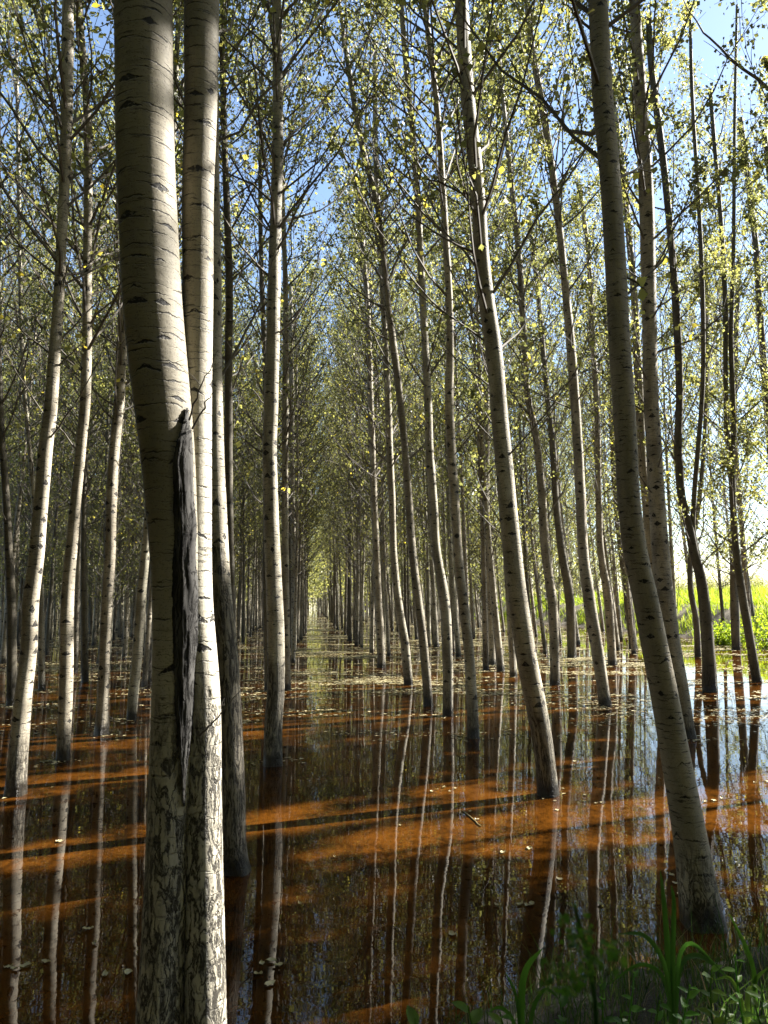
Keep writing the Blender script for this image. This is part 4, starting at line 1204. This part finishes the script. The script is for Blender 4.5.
# drifts caught against the stems
for a in AX.values():
    if 5.5 < a.depth < 26:
        k_ = int(rng.integers(6, 30))
        th_ = rng.normal(rng.uniform(0, 6.28), 1.1, k_); rr_ = np.interp(0, a.Z, a.R) * 1.15 + 0.02 + np.abs(rng.normal(0, 0.13, k_))
        X = np.concatenate([X, a.base[0] + rr_ * np.cos(th_)]); Y = np.concatenate([Y, a.base[1] + rr_ * np.sin(th_)])
N = len(X)
print('LITTER', N)


def litter_mesh(name, X, Y, size, rng, mat):
    N = len(X)
    th = rng.uniform(0, 2 * PI, N); a = size * rng.uniform(0.6, 1.3, N); b = a * rng.uniform(0.45, 0.8, N)
    c, s = np.cos(th), np.sin(th)
    V = np.empty((N, 4, 3))
    for k, (p, q) in enumerate(((-0.5, 0), (0, -0.5), (0.5, 0), (0, 0.5))):
        V[:, k, 0] = X + c * a * p - s * b * q
        V[:, k, 1] = Y + s * a * p + c * b * q
        V[:, k, 2] = 0.0045 + 0.004 * rng.random(N) + (0.004 if k % 2 else 0.0)
    Q = np.arange(N * 4).reshape(N, 4)
    return mesh_from(name, V.reshape(-1, 3), Q, mat, tint=np.clip(rng.normal(0.6, 0.22, N), 0, 1), smooth=False)


o = obj('leaf_litter', litter_mesh('leaf_litter', X, Y, np.clip(0.042 + 0.0045 * (Y - 5), 0.04, 0.17), rng, LITTER))
tag(o, 'rafts of pale fallen leaves floating between the farther trunks', 'leaf litter', kind='stuff')

NEARL = [(8, 968), (14, 970), (25, 967), (46, 963), (88, 930), (94, 945), (105, 976), (128, 974), (262, 965), (271, 962), (278, 966), (258, 975), (270, 985), (437, 790), (444, 788), (450, 792), (455, 789), (432, 792),
         (470, 812), (477, 820), (602, 803), (596, 804), (503, 853), (529, 849), (497, 906), (520, 905), (532, 905), (528, 906), (714, 801), (722, 799), (705, 802), (768, 782), (755, 783), (660, 779), (648, 783), (672, 876), (680, 880), (676, 884), (682, 896), (583, 755), (575, 762), (413, 768),
         (400, 826), (335, 858), (452, 935), (560, 880), (300, 905), (160, 765), (60, 842), (680, 872), (640, 760), (600, 905)]
for i, (px, py) in enumerate(NEARL):
    q = ground_at(px, py)
    r2 = np.random.default_rng(i + 70)
    L = r2.uniform(0.014, 0.028)
    nu = 7
    V = []
    for a_ in range(nu):
        t = a_ / (nu - 1)
        w = L * 0.62 * math.sin(PI * t ** 0.8) ** 0.8 * r2.uniform(0.75, 1.2)
        for b_ in (-1, 0, 1):
            V.append((L * (t - 0.5) * 2, w * b_, 0.004 + 0.007 * abs(b_) * r2.uniform(0.1, 1.3) + 0.008 * (t - 0.5) ** 2 * 4 * r2.uniform(0, 1)))
    idx = np.arange(nu * 3).reshape(nu, 3)
    Q = np.stack([idx[:-1, :-1], idx[:-1, 1:], idx[1:, 1:], idx[1:, :-1]], -1).reshape(-1, 4)
    o = obj('floating_leaf', mesh_from('floating_leaf', V, Q, LITTER, tint=np.full(len(Q), r2.uniform(0.55, 1.0))), loc=(q[0], q[1], 0.0))
    o.rotation_euler = (0, 0, r2.uniform(0, 6.28))
    tag(o, 'single pale dead leaf floating on the dark near water', 'leaf', 'dead leaves floating on the near water')
# a floating twig
a0, a1 = ground_at(462, 811), ground_at(481, 827)
P = np.linspace(a0 + [0, 0, 0.006], a1 + [0, 0, 0.006], 8); P[1:-1, :2] += rng.normal(0, 0.006, (6, 2))
V, Q = tubes(P[None], np.full((1, 8), 0.0045), 8)
o = obj('floating_twig', mesh_from('floating_twig', V - a0, Q, LITTER, tint=np.full(len(Q), 0.2)), loc=tuple(a0))
tag(o, 'short broken twig floating in the orange sunlit water', 'twig')

# ------------------------------------------------------------------ plants on the near bank
def blade_mesh(name, pts, w, mat, tint, fold=0.35, tipw=0.0):
    """a long folded blade along a path"""
    pts = np.asarray(pts, float)
    m = len(pts); s = np.linspace(0, m - 1, 16)
    P = np.stack([np.interp(s, np.arange(m), pts[:, k]) for k in range(3)], -1)
    for _ in range(4): P[1:-1] = 0.5 * P[1:-1] + 0.25 * (P[:-2] + P[2:])
    t = np.gradient(P, axis=0); t /= np.linalg.norm(t, axis=1, keepdims=True)
    side = np.cross(t, np.array([0.15, -1.0, 0.2])); side /= np.linalg.norm(side, axis=1, keepdims=True) + 1e-9
    nr = np.cross(side, t)
    u = np.linspace(0, 1, 16)
    ww = w * 0.5 * np.clip(np.sin(PI * np.clip(0.12 + 0.88 * u, 0, 1)) ** 0.7, tipw, 1)
    V = np.stack([P - side * ww[:, None] + nr * (ww * fold)[:, None], P, P + side * ww[:, None] + nr * (ww * fold)[:, None]], 1)
    idx = np.arange(48).reshape(16, 3)
    Q = np.stack([idx[:-1, :-1], idx[:-1, 1:], idx[1:, 1:], idx[1:, :-1]], -1).reshape(-1, 4)
    return mesh_from(name, V.reshape(-1, 3), Q, mat, tint=np.full(len(Q), tint))


def px3(px, py, Y):
    return at_depth(px, py, Y)


def blade_plant(label, base_px, Y, specs, stem=None):
    """specs: list of (pixel path, width m, tint)"""
    b = px3(base_px[0], base_px[1], Y)
    zb = bank_z(b[0], b[1])
    root = empty('reed_plant', (b[0], b[1], zb), label, 'plant', 'blade plants on the near bank')
    for path, w, tint in specs:
        pts = [np.array([b[0], Y, zb])] + [px3(x, y, Y + dy) for (x, y, dy) in path]
        obj('leaf', shift(blade_mesh('leaf', pts, w * 0.55, WEED, tint), root), root)
    return root


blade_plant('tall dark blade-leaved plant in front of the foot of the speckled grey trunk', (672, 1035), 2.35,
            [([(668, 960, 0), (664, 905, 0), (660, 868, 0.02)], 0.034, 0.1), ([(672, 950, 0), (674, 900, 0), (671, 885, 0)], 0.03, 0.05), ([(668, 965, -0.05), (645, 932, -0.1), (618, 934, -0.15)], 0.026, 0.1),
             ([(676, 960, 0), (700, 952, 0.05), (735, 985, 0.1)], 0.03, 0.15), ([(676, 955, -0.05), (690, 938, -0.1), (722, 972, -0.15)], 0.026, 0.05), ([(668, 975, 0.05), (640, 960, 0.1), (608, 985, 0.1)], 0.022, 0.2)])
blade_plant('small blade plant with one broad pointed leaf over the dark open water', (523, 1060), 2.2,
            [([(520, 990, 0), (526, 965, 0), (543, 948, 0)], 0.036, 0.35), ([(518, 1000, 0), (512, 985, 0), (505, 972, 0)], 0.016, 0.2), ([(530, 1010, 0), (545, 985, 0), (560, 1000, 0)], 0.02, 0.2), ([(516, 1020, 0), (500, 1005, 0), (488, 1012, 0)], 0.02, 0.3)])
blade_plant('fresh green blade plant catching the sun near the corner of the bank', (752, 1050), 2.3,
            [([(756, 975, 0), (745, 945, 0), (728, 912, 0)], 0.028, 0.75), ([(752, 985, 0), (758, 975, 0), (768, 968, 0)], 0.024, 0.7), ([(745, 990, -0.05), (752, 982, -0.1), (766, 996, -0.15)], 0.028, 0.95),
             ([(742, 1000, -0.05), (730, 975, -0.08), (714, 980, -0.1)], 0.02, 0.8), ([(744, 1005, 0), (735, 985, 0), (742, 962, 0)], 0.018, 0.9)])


def ovate(name, base, tip, w, mat, tint, cup=0.12, n=9):
    base = np.asarray(base, float); tip = np.asarray(tip, float)
    ax = tip - base; L = np.linalg.norm(ax); ax = ax / L
    side = np.cross(ax, np.array([0.1, -0.35, 1.0])); side /= np.linalg.norm(side)
    nr = np.cross(side, ax)
    V = []
    for i in range(n):
        u = i / (n - 1)
        ww = w * 0.5 * (math.sin(PI * u ** 0.75) ** 0.85 + 0.02) * (1 - 0.15 * u)
        c = base + ax * L * u - nr * (0.25 * L * u * u * cup * 4)
        for f in (-1, -0.5, 0, 0.5, 1):
            V.append(c + side * ww * f + nr * (abs(f) * ww * 0.35) + nr * 0.04 * w * math.sin(9 * u + 2 * f))
    idx = np.arange(n * 5).reshape(n, 5)
    Q = np.stack([idx[:-1, :-1], idx[:-1, 1:], idx[1:, 1:], idx[1:, :-1]], -1).reshape(-1, 4)
    return mesh_from(name, V, Q, mat, tint=np.full(len(Q), tint))


def broad_weed(label, px, py_top, Y, nleaf, L, seed, tint, group='broad-leaved weeds on the near bank', spread=1.0, given=None):
    rng = np.random.default_rng(seed)
    top = px3(px, py_top, Y)
    zb = bank_z(top[0], Y)
    root = empty('weed', (top[0], Y, zb), label, 'weed', group)
    H = max(top[2] - zb, 0.06)
    P = np.zeros((8, 3)); P[:, 0] = top[0] + 0.03 * np.sin(np.linspace(0, 2.5, 8) + seed); P[:, 1] = Y; P[:, 2] = zb + H * np.linspace(0, 1, 8)
    P[:, 0] += top[0] - P[-1, 0]
    V, Q = tubes(P[None], (0.0035 * (1 - 0.5 * np.linspace(0, 1, 8)))[None], 6)
    obj('stem', shift(mesh_from('stem', V, Q, WEED, tint=np.full(len(Q), 0.6)), root), root)
    for i in range(nleaf):
        f = 0.25 + 0.75 * (i + 0.5) / nleaf
        b = np.array([np.interp(f, np.linspace(0, 1, 8), P[:, c]) for c in range(3)])
        az = i * 2.4 + rng.uniform(0, 0.6); el = rng.uniform(0.05, 0.7)
        l_ = L * rng.uniform(0.7, 1.15) * (1.1 - 0.35 * f)
        tip = b + l_ * spread * np.array([math.cos(az) * math.cos(el), math.sin(az) * math.cos(el), math.sin(el)])
        obj('leaf', shift(ovate('leaf', b, tip, l_ * rng.uniform(0.42, 0.58), WEED, float(np.clip(tint + rng.normal(0, 0.12), 0, 1))), root), root)
    return root


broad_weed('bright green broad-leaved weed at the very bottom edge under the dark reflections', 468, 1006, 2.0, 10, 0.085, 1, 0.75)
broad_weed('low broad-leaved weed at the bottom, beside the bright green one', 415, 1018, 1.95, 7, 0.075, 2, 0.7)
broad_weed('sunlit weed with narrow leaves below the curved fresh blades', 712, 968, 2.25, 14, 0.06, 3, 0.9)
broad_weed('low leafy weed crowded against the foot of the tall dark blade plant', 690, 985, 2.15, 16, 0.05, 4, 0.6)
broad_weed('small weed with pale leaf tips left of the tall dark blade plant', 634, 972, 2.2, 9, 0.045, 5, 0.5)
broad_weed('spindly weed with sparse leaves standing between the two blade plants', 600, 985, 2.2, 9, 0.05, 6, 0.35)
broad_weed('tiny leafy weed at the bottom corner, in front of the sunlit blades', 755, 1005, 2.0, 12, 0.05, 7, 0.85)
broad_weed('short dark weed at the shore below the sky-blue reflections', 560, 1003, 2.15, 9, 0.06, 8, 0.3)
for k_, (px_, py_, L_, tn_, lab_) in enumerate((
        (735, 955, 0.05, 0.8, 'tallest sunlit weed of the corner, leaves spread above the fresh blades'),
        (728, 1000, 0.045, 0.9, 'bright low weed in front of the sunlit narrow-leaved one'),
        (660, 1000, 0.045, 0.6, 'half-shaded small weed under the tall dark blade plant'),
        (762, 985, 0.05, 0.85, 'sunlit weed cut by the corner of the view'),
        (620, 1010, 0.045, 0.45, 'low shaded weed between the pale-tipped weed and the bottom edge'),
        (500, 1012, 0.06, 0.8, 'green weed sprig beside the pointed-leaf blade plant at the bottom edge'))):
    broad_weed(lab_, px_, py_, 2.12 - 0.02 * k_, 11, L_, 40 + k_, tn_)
# blurred weed close to the lens
rng = np.random.default_rng(19)
b0 = px3(585, 1120, 0.62); t0 = px3(572, 905, 0.5)
root = empty('feathery_weed', tuple(px3(585, 1120, 0.62)), 'feathery dark weed held close to the lens, out of focus', 'weed')
root.location.z = b0[2]
P = np.linspace(b0, t0, 12); P[:, 0] += 0.012 * np.sin(np.linspace(0, 3, 12))
b_low = np.array([b0[0] + 0.02, b0[1] + 0.03, bank_z(b0[0], b0[1])])
P = np.concatenate([np.linspace(b_low, b0, 6)[:-1], P])
V, Q = tubes(P[None], np.linspace(0.003, 0.0012, len(P))[None], 6)
root.location = tuple(b_low)
obj('stem', shift(mesh_from('stem', V, Q, WEED, tint=np.full(len(Q), 0.3)), root), root)
sprigs = [((573, 935), (560, 918)), ((575, 945), (592, 930)), ((576, 960), (540, 985)), ((578, 965), (630, 950)), ((577, 975), (600, 962)), ((579, 985), (552, 1000))]
for (a_, c_) in sprigs:
    p = px3(a_[0], a_[1], 0.52); q = px3(c_[0], c_[1], 0.50)
    k = 34
    C = p[None] + (q - p)[None] * rng.random((k, 1)) + rng.normal(0, 0.004, (k, 3))
    V, Q = leaf_quads(C, 0.0045, rng)
    obj('leaf', shift(mesh_from('leaf', V, Q, WEED, tint=np.clip(rng.normal(0.5, 0.2, k), 0, 1), smooth=False), root), root)
# thin bank turf
rng = np.random.default_rng(23)
N = 11000
x = rng.uniform(0.0, 3.2, N); y = rng.uniform(1.0, 3.5, N)
sh = np.interp(x, sx, syy)
kk = (y < sh + 0.02)
x, y = x[kk], y[kk]
base = np.array([(a_, b_, bank_z(a_, b_) - 0.01) for a_, b_ in zip(x, y)])
hg = rng.uniform(0.05, 0.24, len(x)) * rng.choice([1, 1, 1, 1.7], len(x)) * np.clip((x + 0.2) / 1.0, 0.25, 1)
o = obj('turf', blades('turf', base, hg, rng.uniform(0.0018, 0.005, len(x)), rng, TURF, np.clip(rng.normal(0.45, 0.28, len(x)), 0, 1), 0.8))
tag(o, 'thin dark grass and weeds covering the near bank', 'grass', kind='stuff')

# ------------------------------------------------------------------ light and sky
world = bpy.data.worlds.new('World'); scene.world = world
world.use_nodes = True
nt = world.node_tree
bg = nt.nodes['Background']
sky = nt.nodes.new('ShaderNodeTexSky')
sky.sky_type = 'NISHITA'; sky.sun_disc = False
sky.sun_elevation = SUN_EL
sky.sun_rotation = math.atan2(S[0], S[1])
sky.altitude = 50; sky.air_density = 1.0; sky.dust_density = 0.5; sky.ozone_density = 1.0
nt.links.new(sky.outputs[0], bg.inputs['Color'])
bg.inputs['Strength'].default_value = 0.058

sl = bpy.data.lights.new('sun', 'SUN')
sl.energy = 5.0; sl.angle = math.radians(0.45); sl.color = (1.0, 0.96, 0.89)
so = bpy.data.objects.new('sun', sl); COL.objects.link(so)
from mathutils import Vector
so.rotation_euler = Vector(S).to_track_quat('Z', 'Y').to_euler()
so.location = (20, 10, 30)

cam = bpy.data.cameras.new('camera')
cam.sensor_fit = 'VERTICAL'; cam.sensor_height = 36.0
cam.lens = 36.0 * F / 1024.0
cam.clip_start = 0.05; cam.clip_end = 4000
cam.dof.use_dof = True; cam.dof.focus_distance = 5.5; cam.dof.aperture_fstop = 10.0
co = bpy.data.objects.new('camera', cam); COL.objects.link(co)
co.location = (0, 0, EYE); co.rotation_euler = (PI / 2 + PITCH, 0, 0)
scene.camera = co

vs = scene.view_settings
vs.view_transform = 'Standard'; vs.look = 'None'; vs.gamma = 1.0; vs.use_curve_mapping = False
vs.exposure = 2.45
scene.cycles.max_bounces = 8
scene.cycles.diffuse_bounces = 3
scene.cycles.glossy_bounces = 3
scene.cycles.transmission_bounces = 4
scene.cycles.caustics_reflective = False
scene.cycles.caustics_refractive = False
